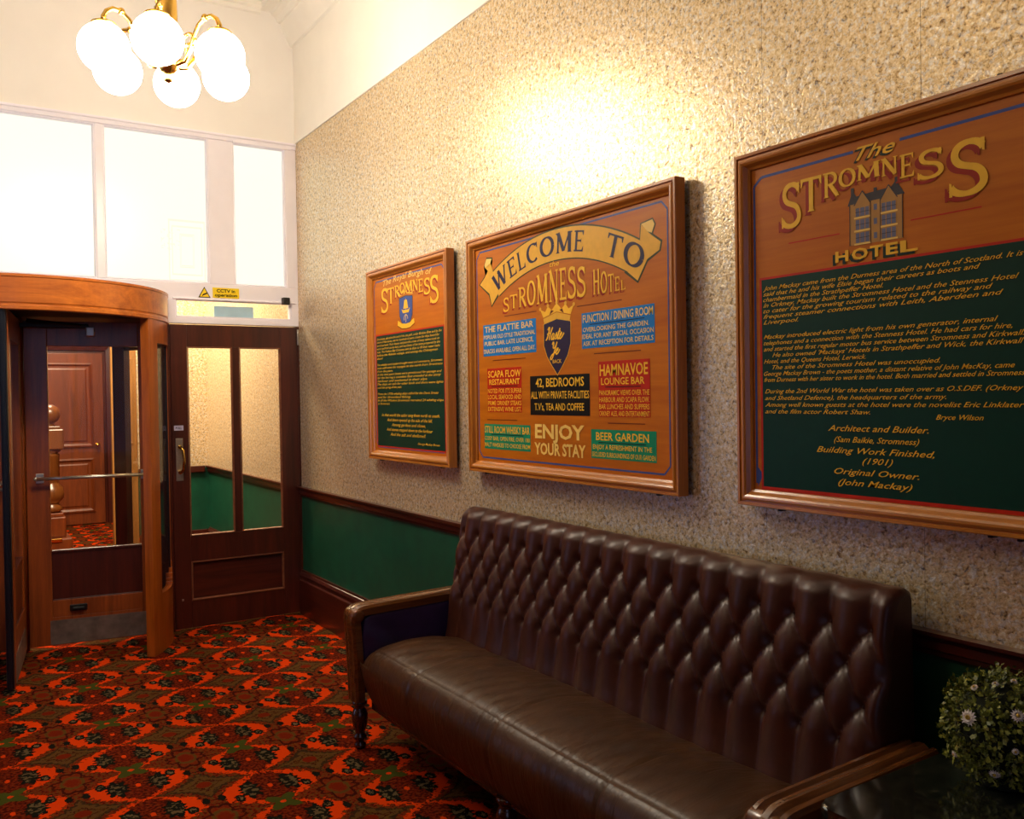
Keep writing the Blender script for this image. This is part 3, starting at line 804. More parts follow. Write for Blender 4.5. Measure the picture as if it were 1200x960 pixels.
# ---- board 3 : hotel history
def history_board():
    b = Board(1.97, .97)
    root = thing('history_sign', 'framed green and wood sign nearest the plant, with a painted hotel building', 'sign', (2.145, 1.485, 1.19))
    b.frame(root)
    pm = MB(); b.rect(pm, .045, .045, b.w - .045, b.h - .045, 0, 0)
    wd, d = .008, .0006
    b.lines(pm, [(.060, .070), (.060, .985)], wd, d, LINE_); b.lines(pm, [(.060, .985), (.090, 1.009)], wd, d, LINE_); b.lines(pm, [(.090, 1.009), (.415, 1.009)], wd, d, LINE_)
    b.lines(pm, [(.556, 1.008), (.880, 1.009)], wd, d, LINE_); b.lines(pm, [(.880, 1.009), (.910, .985)], wd, d, LINE_); b.lines(pm, [(.910, .985), (.910, .070)], wd, d, LINE_)
    b.poly(pm, [(.064, .06), (.064, .12), (.078, .105), (.078, .085)], .0006, LINE_)
    b.lines(pm, [(.191, .792), (.369, .792)], .0035, d, RED_); b.lines(pm, [(.586, .792), (.773, .792)], .0035, d, RED_)
    b.rect(pm, .078, .052, .892, .702, .0007, RED_)
    pm.build('panel', PAINTS, root)
    gp = MB(); b.rect(gp, .086, .062, .884, .695, .0010, DGR); gp.build('text_panel', PAINTS, root)
    lt = MB()
    b.text(lt, 'The', .424, .982, .545, 1.018, .0020, YEL, .45, .01, SHDG, so=(-.008, -.005))
    L = [('S', .166, .240, .836, .968), ('T', .236, .312, .872, .970), ('R', .314, .368, .900, .970), ('O', .368, .424, .918, .968), ('M', .424, .500, .926, .968), ('N', .500, .552, .922, .968), ('E', .554, .600, .905, .966), ('S', .606, .680, .888, .962), ('S', .690, .792, .826, .962)]
    for ch, u0, u1, v0, v1 in L: b.serif(lt, ch, u0, u1, v0, v1, .0020, YEL, SHD, so=(-.012, -.010))
    for ch, u0, u1 in zip('HOTEL', (.355, .408, .466, .514, .556), (.398, .460, .506, .550, .606)):
        if ch == 'O':
            pass
        b.text(lt, ch, u0, .713, u1, .742, .0020, YEL, 0, .03, SHDG, so=(-.009, -.007))
    txt = [(.093, .652, .800, 'John Mackay came from the Durness area of the North of Scotland. It is'),
           (.093, .631, .770, 'said that he and his wife Elsie began their careers as boots and'),
           (.093, .610, .505, 'chambermaid in the Strathpeffer Hotel.'),
           (.093, .589, .862, 'In Orkney, Mackay built the Stromness Hotel and the Stenness Hotel'),
           (.093, .568, .800, 'to cater for the growing tourism related to the railway and'),
           (.093, .547, .825, 'frequent steamer connections with Leith, Aberdeen and'),
           (.093, .524, .225, 'Liverpool.'),
           (.093, .483, .812, 'Mackay introduced electric light from his own generator, internal'),
           (.093, .462, .845, 'telephones and a connection with the Stenness Hotel. He had cars for hire,'),
           (.093, .441, .872, 'and started the first regular motor bus service between Stromness and Kirkwall.'),
           (.126, .420, .872, "He also owned 'Mackays' Hotels in Strathpeffer and Wick, the Kirkwall"),
           (.093, .399, .450, 'Hotel, and the Queens Hotel, Lerwick.'),
           (.126, .378, .665, 'The site of the Stromness Hotel was unoccupied.'),
           (.093, .357, .850, 'George Mackay Brown - the poets mother, a distant relative of John MacKay, came'),
           (.093, .336, .876, 'from Durness with her sister to work in the hotel. Both married and settled in Stromness.'),
           (.096, .290, .870, 'During the 2nd World War the hotel was taken over as O.S.DEF. (Orkney'),
           (.096, .268, .680, 'and Shetland Defence), the headquarters of the army.'),
           (.096, .247, .872, 'Among well known guests at the hotel were the novelist Eric Linklater'),
           (.096, .226, .462, 'and the film actor Robert Shaw.')]
    u1s = {0: .872}
    for i, (u0, v0, u1, s_) in enumerate(txt):
        vc = .668 - .0172 * i if i < 7 else .520 - .0187 * (i - 7) if i < 15 else .354 - .0203 * (i - 15)
        b.text(lt, s_, u0, vc - .0065, u1s.get(i, u1), vc + .0065, .0020, YEL, .42, .004, BLK_, so=(-.002, -.002))
    for (u0, v0, u1, s_, h) in ((.652, .275, .775, 'Bryce Wilson', .013), (.325, .239, .632, 'Architect and Builder.', .017), (.345, .208, .606, '(Sam Baikie, Stromness)', .016), (.285, .177, .648, 'Building Work Finished,', .017), (.436, .150, .530, '(1901)', .017), (.345, .118, .605, 'Original Owner.', .017), (.357, .088, .586, '(John Mackay)', .017)):
        b.text(lt, s_, u0, v0, u1, v0 + h, .0020, YEL, .4, .006, BLK_, so=(-.002, -.002))
    lt.build('lettering', PAINTS, root)
    bd = MB()
    b.poly(bd, [(.403, .752), (.563, .750), (.563, .865), (.403, .865)], .0010, STONE)
    b.poly(bd, [(.396, .862), (.412, .902), (.424, .885), (.47, .888), (.53, .890), (.545, .905), (.570, .865)], .0009, SLATE)
    for cu in (.443, .523):
        b.poly(bd, [(cu - .024, .862), (cu + .024, .862), (cu, .895)], .0013, STONE); b.lines(bd, [(cu - .026, .860), (cu, .897), (cu + .026, .860)], .003, .0015, SLATE)
    for cu in (.443, .523):
        for v0, v1 in ((.757, .784), (.793, .820), (.829, .852)):
            b.rect(bd, cu - .022, v0, cu + .022, v1, .0014, GREY)
            for k in (-.022, -.008, .008, .022): b.lines(bd, [(cu + k, v0), (cu + k, v1)], .0022, .0016, STONE)
            b.rect(bd, cu - .026, v0 - .006, cu + .026, v0 - .001, .0016, CRM)
            b.lines(bd, [(cu - .022, (v0 + v1) / 2), (cu + .022, (v0 + v1) / 2)], .0015, .0016, SLATE)
    for v0 in (.762, .80, .838): b.rect(bd, .478, v0, .488, v0 + .016, .0014, GREY)
    for u in (.403, .468, .498, .563): b.lines(bd, [(u, .752), (u, .866)], .002, .0017, SLATE)
    for u, v in ((.412, .902), (.483, .890), (.546, .905)): b.rect(bd, u - .005, v - .012, u + .005, v + .008, .0012, SLATE)
    bd.build('painted_hotel', PAINTS, root)
    clips(b, root, ((.12, 1), (.82, 1), (.15, 0), (.79, 0), (.86, 0)))


# ---- board 1 : the burgh
def burgh_board():
    b = Board(4.845, .985)
    root = thing('burgh_sign', 'smallest looking framed sign, nearest the doors, with blue ship crest above green text', 'sign', (2.145, 4.35, 1.19))
    b.frame(root)
    pm = MB(); b.rect(pm, .045, .045, b.w - .045, b.h - .045, 0, 0)
    border(b, pm, .064, .070, .922, 1.020, .007, .0006, LINE_)
    b.rect(pm, .076, .070, .912, .716, .0007, RED_)
    pm.build('panel', PAINTS, root)
    gp = MB(); b.rect(gp, .084, .078, .904, .708, .0010, DGR); gp.build('text_panel', PAINTS, root)
    lt = MB()
    arc = lambda u, v: (u, v - .16 * (u - .49) ** 2)
    b.text(lt, 'The Royal Burgh of', .19, .999, .79, 1.032, .0018, CRM, .3, .004, warp=arc)
    L = [('S', .160, .256, .836, .972), ('T', .250, .335, .880, .968), ('R', .340, .404, .908, .972), ('O', .406, .472, .922, .978), ('M', .472, .562, .926, .980), ('N', .564, .628, .920, .978), ('E', .632, .690, .905, .974), ('S', .698, .768, .886, .970), ('S', .764, .862, .834, .974)]
    for ch, u0, u1, v0, v1 in L: b.serif(lt, ch, u0, u1, v0, v1, .0018, YEL, SHD)
    rows = [(.660, .885, 'Stromness, placed at the end of the sea path, under Brinkies Brae and by the'),
            (.637, .860, 'shore of Hamnavoe, was for hundreds of years a haven for ships bound for'),
            (.614, .860, 'north and west. From houses and piers the crews of many nations took on'),
            (.591, .866, 'water and fresh stores here, and merchants of the town prospered by the'),
            (.568, .866, 'seas. The Hudson Bay Company sent its ships to fill their water casks'),
            (.545, .840, 'before the Atlantic voyage, and among the Orkneymen'),
            (.522, .170, 'aboard.'),
            (.480, .890, 'The whalers and traders brought news and commerce, Stromness'),
            (.457, .890, 'men still went for voyages to the north from Stromness'),
            (.434, .300, 'from the piers.'),
            (.411, .880, 'In the next years boats were provisioned for passage and'),
            (.388, .870, 'for the herring a countless fleet crowded at the stony'),
            (.365, .720, 'harbour and anchored in their slips.'),
            (.342, .895, 'The ships set sails for other lands and there were lights'),
            (.319, .410, 'until the spring of the year.'),
            (.277, .840, 'From the 1770s whaling ships called for the Davis Straits'),
            (.254, .520, 'and for Greenland fishing.'),
            (.231, .895, 'In all the Whalers Stromness recruited 24 whaling ships'),
            (.208, .255, 'at Stromness.')]
    for i_, (v0, u1, s_) in enumerate(rows):
        v0 = .684 - .0186 * i_ - .018 * ((i_ > 6) + (i_ > 14)); b.text(lt, s_, .092, v0, u1, v0 + .0125, .0018, YEL, .4, .002, BLK_, so=(-.002, -.002))
    for v0, u0, u1, s_ in ((.247, .145, .850, 'In that world the sailor sang from north to south,'), (.220, .215, .765, 'And doors opened up the side of the hill,'), (.193, .275, .690, 'Among gardens and closes,'), (.166, .205, .770, 'And stones stepped down to the harbour'), (.139, .255, .690, 'And the salt and shellsmell.')):
        b.text(lt, s_, u0, v0, u1, v0 + .017, .0018, YEL, .4, .004, BLK_, so=(-.002, -.002))
    b.text(lt, 'George Mackay Brown', .60, .100, .845, .112, .0018, YEL, .4, .002)
    lt.build('lettering', PAINTS, root)
    cr = MB(); cu = .478
    sh = [(-.078, .895), (0, .902), (.078, .895), (.076, .80), (.052, .765), (0, .742), (-.052, .765), (-.076, .80)]
    b.poly(cr, [(cu + p * 1.07, .82 + (q - .82) * 1.05) for p, q in sh], .0009, SLATE); b.poly(cr, [(cu + p, q) for p, q in sh], .0012, LINE_)
    for k, (w_, v0, v1) in enumerate(((.030, .835, .862), (.022, .862, .882))): b.poly(cr, [(cu - w_, v0), (cu + w_, v0), (cu + w_ * .7, v1), (cu - w_ * .7, v1)], .0015, YEL)
    b.lines(cr, [(cu, .82), (cu, .89)], .004, .0014, YEL)
    b.poly(cr, [(cu - .052, .835), (cu - .035, .812), (cu + .035, .812), (cu + .052, .838), (cu + .03, .828), (cu - .03, .828)], .0016, YEL)
    b.lines(cr, ellipse(cu, .780, .022, .022, 14, 200, -20), .005, .0015, CRM); b.lines(cr, [(cu, .76), (cu, .80)], .005, .0016, CRM)
    b.poly(cr, [(cu - .085, .906), (cu, .918), (cu + .085, .906), (cu + .10, .936), (cu + .06, .924), (cu + .03, .942), (cu, .930), (cu - .03, .942), (cu - .06, .924), (cu - .10, .936)], .0011, OCH)
    b.poly(cr, [(cu - .105, .748), (cu - .05, .730), (cu, .727), (cu + .05, .730), (cu + .105, .748), (cu + .098, .776), (cu + .05, .757), (cu, .753), (cu - .05, .757), (cu - .098, .776)], .0017, YEL)
    b.lines(cr, [(cu - .105, .748), (cu - .05, .729), (cu, .726), (cu + .05, .729), (cu + .105, .748)], .004, .0018, BRN_)
    cr.build('crest', PAINTS, root)
    clips(b, root, ((.12, 1), (.86, 1), (.12, 0), (.86, 0)))


welcome_board(); history_board(); burgh_board()

# ------------------------------------------------------------------ glazed door
door = struct(bpy.data.objects.new('door_1', None), 'dark mahogany half glazed door right of the revolving door', 'door')
COL.objects.link(door); door.location = (1.71, YB, 0); ROOT[door.name] = Vector((1.71, YB, 0))
y0, y1 = YB + .002, YB + .046
fr = MB()
fr.box(1.278, y0, .012, 1.386, y1, 2.055, .003).box(2.022, y0, .012, 2.146, y1, 2.055, .003)
fr.box(1.386, y0, 1.908, 2.022, y1, 2.055, .002).box(1.386, y0, .46, 2.022, y1, .632, .002).box(1.386, y0, .012, 2.022, y1, .195, .002)
fr.box(1.684, y0, .632, 1.733, y1, 1.908, .002)
fr.build('leaf_frame', M_MAHOG, door)
MB().box(1.386, y0 + .016, .195, 2.022, y1 - .014, .46).build('lower_panel', M_MAHOGX, door)
bd = MB()
for a0, a1, b0, b1 in ((1.386, 1.684, .632, 1.908), (1.733, 2.022, .632, 1.908)):
    bd.rectframe(a0, b0, a1, b1, [(0, 0), (0, .004), (.005, .004), (.010, -.008), (.010, -.014)], lambda a, b, d: (a, y0 - d, b))
bd.rectframe(1.386, .195, 2.022, .46, [(0, 0), (0, .005), (.006, .006), (.012, -.006), (.012, -.016)], lambda a, b, d: (a, y0 - d, b))
M_BEAD = wood('worn bead timber', srgb(96, 48, 30), srgb(140, 84, 54), 'x', 1, .4, .1)
bd.build('glazing_bead', M_BEAD, door)
for a0, a1 in ((1.394, 1.676), (1.741, 2.014)):
    MB().box(a0, y0 + .018, .640, a1, y0 + .023, 1.900).build('glass_pane', M_GLASS, door)
pp = MB().box(1.300, y0 - .004, 1.008, 1.346, y0, 1.292, .0015)
ppo = pp.build('push_plate', M_STEEL, door); ppo['label'] = 'steel push plate'
hd = MB().tube([(1.325, y0 - .004, 1.235), (1.327, y0 - .03, 1.235), (1.337, y0 - .048, 1.215), (1.342, y0 - .052, 1.15), (1.337, y0 - .048, 1.085), (1.327, y0 - .03, 1.065), (1.325, y0 - .004, 1.065)], .009, 10)
hd.sphere((1.325, y0 - .008, 1.235), .013, 12, 8).sphere((1.325, y0 - .008, 1.065), .013, 12, 8)
hd.build('pull_handle', M_BRASS, ppo)
MB().box(1.320, y0 - .002, .20, 1.334, y0 + .004, .214, .002).build('door_bolt', M_STEEL, door)
hg = MB().box(2.146, y0 - .008, 1.93, 2.160, y0 + .012, 2.04, .003).lathe([(.006, 1.93), (.007, 1.935), (.007, 2.035), (.006, 2.04)], (2.150, y0 - .008, 0), 10)
hg.build('hinge', M_STEEL, door)
sgm = MB().box(1.292, y0 - .003, 1.345, 1.352, y0, 1.378, .001)
M_LAV = plain('pale grey plastic', srgb(190, 186, 214), .4)
sgo = sgm.build('pull_plate', M_LAV, door)


def flat_text(name, s, p0, uax, vax, width, height, mat, parent, bold=.02, shear=0):
    vs, fs = text_polys(s, shear, bold, 3)
    q = fit(vs, 0, 0, width, height)
    m = MB(); P0, U, Vv = Vector(p0), Vector(uax), Vector(vax)
    bv = [m.bm.verts.new(P0 + U * u + Vv * v) for u, v in q]
    for f in fs:
        try: m.bm.faces.new([bv[i] for i in f])
        except ValueError: pass
    return m.build(name, mat, parent)


flat_text('lettering', 'PULL', (1.302, y0 - .0036, 1.354), (1, 0, 0), (0, 0, 1), .040, .015, P_NAVY, sgo)

# ------------------------------------------------------------------ little things on the screen
M_YS = plain('yellow sign plastic', srgb(250, 214, 20), .4, 0, .03)
ys = YB - .006
tri = thing('warning_triangle', 'small yellow triangular camera warning sticker beside the yellow notice', 'sign', (1.505, ys, 2.245))
MB().prism([(1.465, 2.240), (1.545, 2.240), (1.505, 2.312)], ys - .002, ys + .003, 'y').build('border', P_BLK, tri)
MB().prism([(1.474, 2.245), (1.536, 2.245), (1.505, 2.302)], ys - .0035, ys - .0022, 'y').build('face', M_YS, tri)
pg = MB().prism([(1.490, 2.252), (1.497, 2.264), (1.520, 2.274), (1.524, 2.266), (1.504, 2.256)], ys - .0045, ys - .0037, 'y')
pg.prism([(1.488, 2.248), (1.493, 2.248), (1.498, 2.262), (1.493, 2.262)], ys - .0045, ys - .0037, 'y')
pg.build('camera_symbol', P_BLK, tri)
ns = thing('notice_sign', 'yellow rectangular sticker reading CCTV in operation', 'sign', (1.645, ys, 2.24))
MB().box(1.560, ys - .002, 2.241, 1.738, ys + .003, 2.311, .001).build('face', M_YS, ns)
flat_text('lettering', 'CCTV in', (1.586, ys - .003, 2.280), (1, 0, 0), (0, 0, 1), .124, .021, P_BLK, ns, .03)
flat_text('lettering', 'operation', (1.574, ys - .003, 2.252), (1, 0, 0), (0, 0, 1), .150, .020, P_BLK, ns, .03)
sb = thing('door_sensor', 'small black sensor box under the narrow window above the door', 'sensor', (2.06, YB - .015, 2.24))
MB().box(2.034, YB - .046, 2.212, 2.086, YB - .004, 2.262, .005).build('housing', M_BLACK, sb)
MB().lathe([(.011, 0), (.012, .002), (.009, .004), (.001, .005)], (2.060, YB - .050, 2.236), 14, axis='y').build('lens', M_RUBBER, sb)

# ------------------------------------------------------------------ revolving door
enc = thing('revolving_door_drum', 'curved orange brown timber drum and canopy band of the revolving door', 'door enclosure', (DC[0], DC[1], 0))
ZB0, ZB1 = 2.04, 2.23
band = MB()
def ringprof(prof, a0, a1, n, mi=0):
    def fn(u, v):
        k = int(round(v * (len(prof) - 1))); r, z = prof[k]; a = math.radians(a0 + (a1 - a0) * u)
        return (DC[0] + r * math.cos(a), DC[1] + r * math.sin(a), z)
    band.grid(fn, n, len(prof) - 1, mi, smooth=False)
ringprof([(DR - .06, ZB0 + .002), (DR - .004, ZB0), (DR, ZB0 + .004), (DR, ZB0 + .022), (DR - .006, ZB0 + .026), (DR - .006, ZB0 + .034), (DR - .002, ZB0 + .040), (DR - .002, ZB1 - .018), (DR + .002, ZB1 - .014), (DR + .002, ZB1), (DR - .06, ZB1 + .001)], -182, 2, 96)
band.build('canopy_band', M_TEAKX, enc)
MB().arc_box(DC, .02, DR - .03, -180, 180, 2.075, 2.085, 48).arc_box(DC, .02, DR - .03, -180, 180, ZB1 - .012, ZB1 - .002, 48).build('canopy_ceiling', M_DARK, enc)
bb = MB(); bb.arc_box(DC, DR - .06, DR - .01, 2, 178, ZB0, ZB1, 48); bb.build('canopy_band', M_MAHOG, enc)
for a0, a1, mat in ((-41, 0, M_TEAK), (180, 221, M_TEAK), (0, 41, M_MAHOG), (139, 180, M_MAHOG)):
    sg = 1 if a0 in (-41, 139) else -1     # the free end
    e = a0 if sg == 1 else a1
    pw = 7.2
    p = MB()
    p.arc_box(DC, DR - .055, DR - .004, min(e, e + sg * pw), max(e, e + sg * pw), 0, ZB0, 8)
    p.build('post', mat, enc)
    i0, i1 = (a0 + pw, a1) if sg == 1 else (a0, a1 - pw)
    q = MB()
    q.arc_box(DC, DR - .048, DR - .008, i0, i1, 0, .36, 16).arc_box(DC, DR - .048, DR - .008, i0, i1, 1.90, ZB0, 16)
    o_ = i1 if sg == 1 else i0
    q.arc_box(DC, DR - .048, DR - .008, o_ - 5 if sg == 1 else o_, o_ if sg == 1 else o_ + 5, .36, 1.90, 6)
    # shaped lower corners of the glass opening
    for k in range(6):
        f0, f1 = k / 6, (k + 1) / 6
        t0 = o_ - 5 - f0 * 12 if sg == 1 else o_ + 5 + f0 * 12
        t1 = o_ - 5 - f1 * 12 if sg == 1 else o_ + 5 + f1 * 12
        q.arc_box(DC, DR - .048, DR - .008, min(t0, t1), max(t0, t1), .36, .36 + .15 * (1 - (f0 + f1) / 2) ** 1.7, 2)
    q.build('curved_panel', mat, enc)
    g = MB(); g.arc_box(DC, DR - .030, DR - .025, i0 + .2, i1 - .2, .37, 1.895, 16); g.build('curved_glass', M_GLASS, enc)

rot = thing('revolving_wings', 'four winged revolving door of glass and brown timber with push bars', 'revolving door', (DC[0], DC[1], 0))
MB().lathe([(.035, .01), (.035, 2.07)], (DC[0], DC[1], 0), 20).build('centre_post', M_WING, rot)


def wing(deg):
    a = math.radians(deg); ca, sa = math.cos(a), math.sin(a)
    def T(m):
        for v in m.bm.verts:
            x, y, z = v.co; v.co = (DC[0] + x * ca - y * sa, DC[1] + x * sa + y * ca, z)
        return m
    R = DR - .075; t = .022
    f = MB()
    f.box(.036, -t, .03, .165, t, 2.05, .004).box(R - .115, -t, .03, R, t, 2.05, .004)
    f.box(.165, -t, 1.895, R - .115, t, 2.05, .003).box(.165, -t, .205, R - .115, t, .31, .003).box(.165, -t, .03, R - .115, t, .205, .003)
    wg = T(f).build('wing_frame', M_WING, rot)
    p = MB().box(.165, -.012, .31, R - .115, .012, .61); p.box(.165, -.020, .295, R - .115, .020, .315, .003).box(.165, -.020, .605, R - .115, .020, .622, .003)
    T(p).build('lower_panel', M_MAHOG, wg)
    T(MB().box(.165, -.003, .622, R - .115, .003, 1.895)).build('glass_pane', M_GLASS, wg)
    k = MB().box(.150, -t - .002, .035, R - .02, -t, .185).box(.150, t, .035, R - .02, t + .002, .185)
    T(k).build('kick_plate', M_KICK, wg)
    T(MB().box(R, -.018, .02, R + .046, .018, 2.05, .006).box(R + .03, -.006, .02, R + .058, .006, 2.05)).build('edge_seal', M_RUBBER, wg)
    hb_ = MB()
    hb_.tube([(.09, -t - .055, 1.075), (R - .06, -t - .055, 1.075)], .011, 12)
    for x in (.11, R - .09): hb_.tube([(x, -t, 1.075), (x, -t - .055, 1.075)], .009, 10); hb_.box(x - .022, -t - .006, 1.045, x + .022, -t, 1.105, .002)
    hb_.sphere((.09, -t - .055, 1.075), .013, 12, 8).sphere((R - .06, -t - .055, 1.075), .013, 12, 8)
    T(hb_).build('push_bar', M_STEEL, wg)
    pl = MB().box(.26, -t - .010, .235, .36, -t, .275, .004).box(.275, -t - .03, .243, .345, -t - .010, .262, .006)
    T(pl).build('door_stop', M_BLACK, wg)
    arm = MB().box(.02, -t - .05, 2.005, .40, -t - .018, 2.032, .005).tube([(.40, -t - .035, 2.018), (.06, -t - .075, 2.048)], .012, 8)
    T(arm).build('closer_arm', M_BLACK, wg)
    br = MB().box(.385, -t - .055, 1.955, .435, -t, 2.015, .006)
    T(br).build('closer_bracket', M_STEEL, wg)


for dg in (-98, -8, 82, 172): wing(dg)

# ------------------------------------------------------------------ lobby beyond the doors
struct(MB().box(XW, YB + .12, .9, XW + .1, 8.84, 3.6).build('wall_lobby_right', M_FOIL), 'flecked foil wallpaper seen through the door glass', 'wall')
struct(MB().box(XW, YB + .12, .3, XW + .1, 8.84, .9).build('wall_lobby_right_dado', M_GREEN))
struct(MB().prism([(XW - a, z) for a, z in dado], YB + .12, 8.83, 'y').prism([(XW - a, z) for a, z in sk], YB + .12, 8.83, 'y').build('trim_6', M_MAHOGY))
struct(MB().box(1.52, 8.84, .9, XW + .1, 8.94, 3.6).build('wall_lobby_end', M_FOIL))
struct(MB().box(1.52, 8.838, .3, XW, 8.94, .9).build('wall_lobby_end_dado', M_GREEN))
struct(MB().box(1.52, 8.81, .856, XW - .04, 8.84, .917, .006).box(1.52, 8.815, 0, XW - .03, 8.84, .30, .004).build('trim_7', M_MAHOGX))
struct(MB().box(XL, 12.4, 0, XW + .1, 12.5, 3.6).build('wall_far', M_RED), 'red brown panelled wall far beyond the revolving door', 'wall')
struct(MB().box(XL, YB + .12, 3.6, XW + .1, 12.5, 3.7).build('ceiling_lobby', M_PLASTER))
struct(MB().box(XW, 8.94, 0, XW + .1, 12.4, 3.6).build('wall_passage_right', M_RED))
# oak inner door standing beside the end wall
od = struct(bpy.data.objects.new('door_2', None), 'light brown inner door with brass lever glimpsed beyond the revolving door', 'door')
COL.objects.link(od); od.location = (1.42, 8.86, 0); ROOT[od.name] = Vector((1.42, 8.86, 0))
m = MB().box(1.30, 8.85, .01, 1.52, 8.90, 2.06, .004)
m.rectframe(1.335, .20, 1.485, .90, [(0, 0), (0, .006), (.012, .008), (.02, -.002), (.03, .0)], lambda a, b, d: (a, 8.85 - d, b))
m.rectframe(1.335, 1.15, 1.485, 1.95, [(0, 0), (0, .006), (.012, .008), (.02, -.002), (.03, .0)], lambda a, b, d: (a, 8.85 - d, b))
m.build('leaf', M_OAK, od)
hd = MB().box(1.40, 8.842, .98, 1.44, 8.85, 1.16, .004).tube([(1.42, 8.842, 1.10), (1.42, 8.80, 1.10), (1.36, 8.795, 1.105)], .009, 10)
hd.build('lever_handle', M_BRASS, od)
# far panelled door
fd = struct(bpy.data.objects.new('door_3', None), 'far red brown panelled door seen through the revolving door glass', 'door')
COL.objects.link(fd); fd.location = (1.2, 12.38, 0); ROOT[fd.name] = Vector((1.2, 12.38, 0))
m = MB().box(.78, 12.33, .01, 1.72, 12.40, 2.16, .004)
def pnl(a0, b0, a1, b1): m.rectframe(a0, b0, a1, b1, [(0, 0), (0, .014), (.02, .018), (.035, .006), (.05, -.004), (.06, -.004), (.085, .008), (.5 * min(a1 - a0, b1 - b0) - .001, .008)], lambda a, b, d: (a, 12.33 - d, b))
pnl(.90, .98, 1.60, 2.04); pnl(.90, .16, 1.60, .84)
m.build('leaf', M_RED, fd)
m = MB(); m.rectframe(.66, -.11, 1.84, 2.28, [(0, 0), (0, .05), (.03, .06), (.08, .05), (.09, .03), (.12, .03), (.12, 0)], lambda a, b, d: (a, 12.39 - d, b)); m.build('architrave', M_MAHOG, fd)
hd = MB().sphere((1.64, 12.30, 1.0), .028, 14, 8).lathe([(.035, 0), (.035, .01)], (1.64, 12.32, 1.0), 14, axis='y'); hd.build('door_knob', M_BRASS, fd)
wt = MB(); wt.rectframe(.66, 2.29, 1.84, 2.62, [(0, 0), (0, .04), (.03, .04), (.035, .01)], lambda a, b, d: (a, 12.38 - d, b))
w7 = struct(wt.build('window_7', M_WHITE))
M_COOLP = emit('daylight fanlight pane', (.72, .88, 1.0), 1.5)
MB().quad([(.68, 12.375, 2.31), (1.82, 12.375, 2.31), (1.82, 12.375, 2.60), (.68, 12.375, 2.60)]).build('pane', M_COOLP, w7)
# staircase with newel
stp = thing('staircase', 'dark stairs with brass nosings and a ball topped newel post, beyond the revolving door', 'staircase', (.3, 10.2, 0))
for i in range(7):
    z1 = .15 + i * .175; yb = 10.14 + i * .27
    s_ = MB().box(-.6, yb, z1 - .175 if i else 0, 1.10 if i == 0 else .79, yb + (.46 if i == 0 else .30), z1, .012)
    so = s_.build('step', M_RED, stp)
    MB().box(-.6, yb - .012, z1 - .030, .80 if i else 1.0, yb + .03, z1 + .004, .004).build('brass_nosing', M_BRASS, so)
nx, ny, nz = .93, 10.38, -.05
m = MB().box(nx - .125, ny - .125, .15, nx + .125, ny + .125, .36, .012).box(nx - .105, ny - .105, .36, nx + .105, ny + .105, .40, .008)
nw = m.build('newel_post', M_RED, stp)
m = MB().lathe([(.07, .40), (.10, .42), (.105, .45), (.08, .48), (.07, .50), (.115, .54), (.125, .60), (.11, .66), (.075, .70), (.07, .72), (.085, .74), (.085, .99), (.09, 1.0), (.07, 1.02), (.10, 1.04), (.10, 1.06)], (nx, ny, 0), 24)
m.build('turned_shaft', M_NEWEL, nw)
MB().box(nx - .12, ny - .12, 1.06, nx + .12, ny + .12, 1.27, .012).box(nx - .09, ny - .09, 1.27, nx + .09, ny + .09, 1.30, .006).build('cap_block', M_NEWEL, nw)
MB().lathe([(.05, 1.30), (.035, 1.32), (.045, 1.335), (.075, 1.355), (.098, 1.39), (.104, 1.425), (.098, 1.46), (.072, 1.50), (.035, 1.522), (.002, 1.528)], (nx, ny, 0), 24).build('ball_finial', M_NEWEL, nw)
MB().tube([(.86, 10.50, 1.22), (.85, 10.75, 1.30), (.82, 11.2, 1.62), (.80, 12.0, 2.20)], .04, 12).build('handrail', M_OAK, stp)
for i in range(6):
    z1 = .15 + (i + 1) * .175; yb = 10.66 + i * .27
    MB().lathe([(.016, z1 - .002), (.02, z1 + .1), (.028, z1 + .25), (.016, z1 + .35), (.02, z1 + .7), (.016, z1 + .98)], (.77, yb - .1, 0), 12).build('baluster', M_RED, stp)
area('lobby_light', (1.1, 7.9, 3.45), (0, 0, 0), 1.0, 1.0, LOBBY_W, LOBBY)
area('passage_light', (1.1, 10.9, 3.45), (0, 0, 0), .8, .8, LOBBY_W * .42, LOBBY)

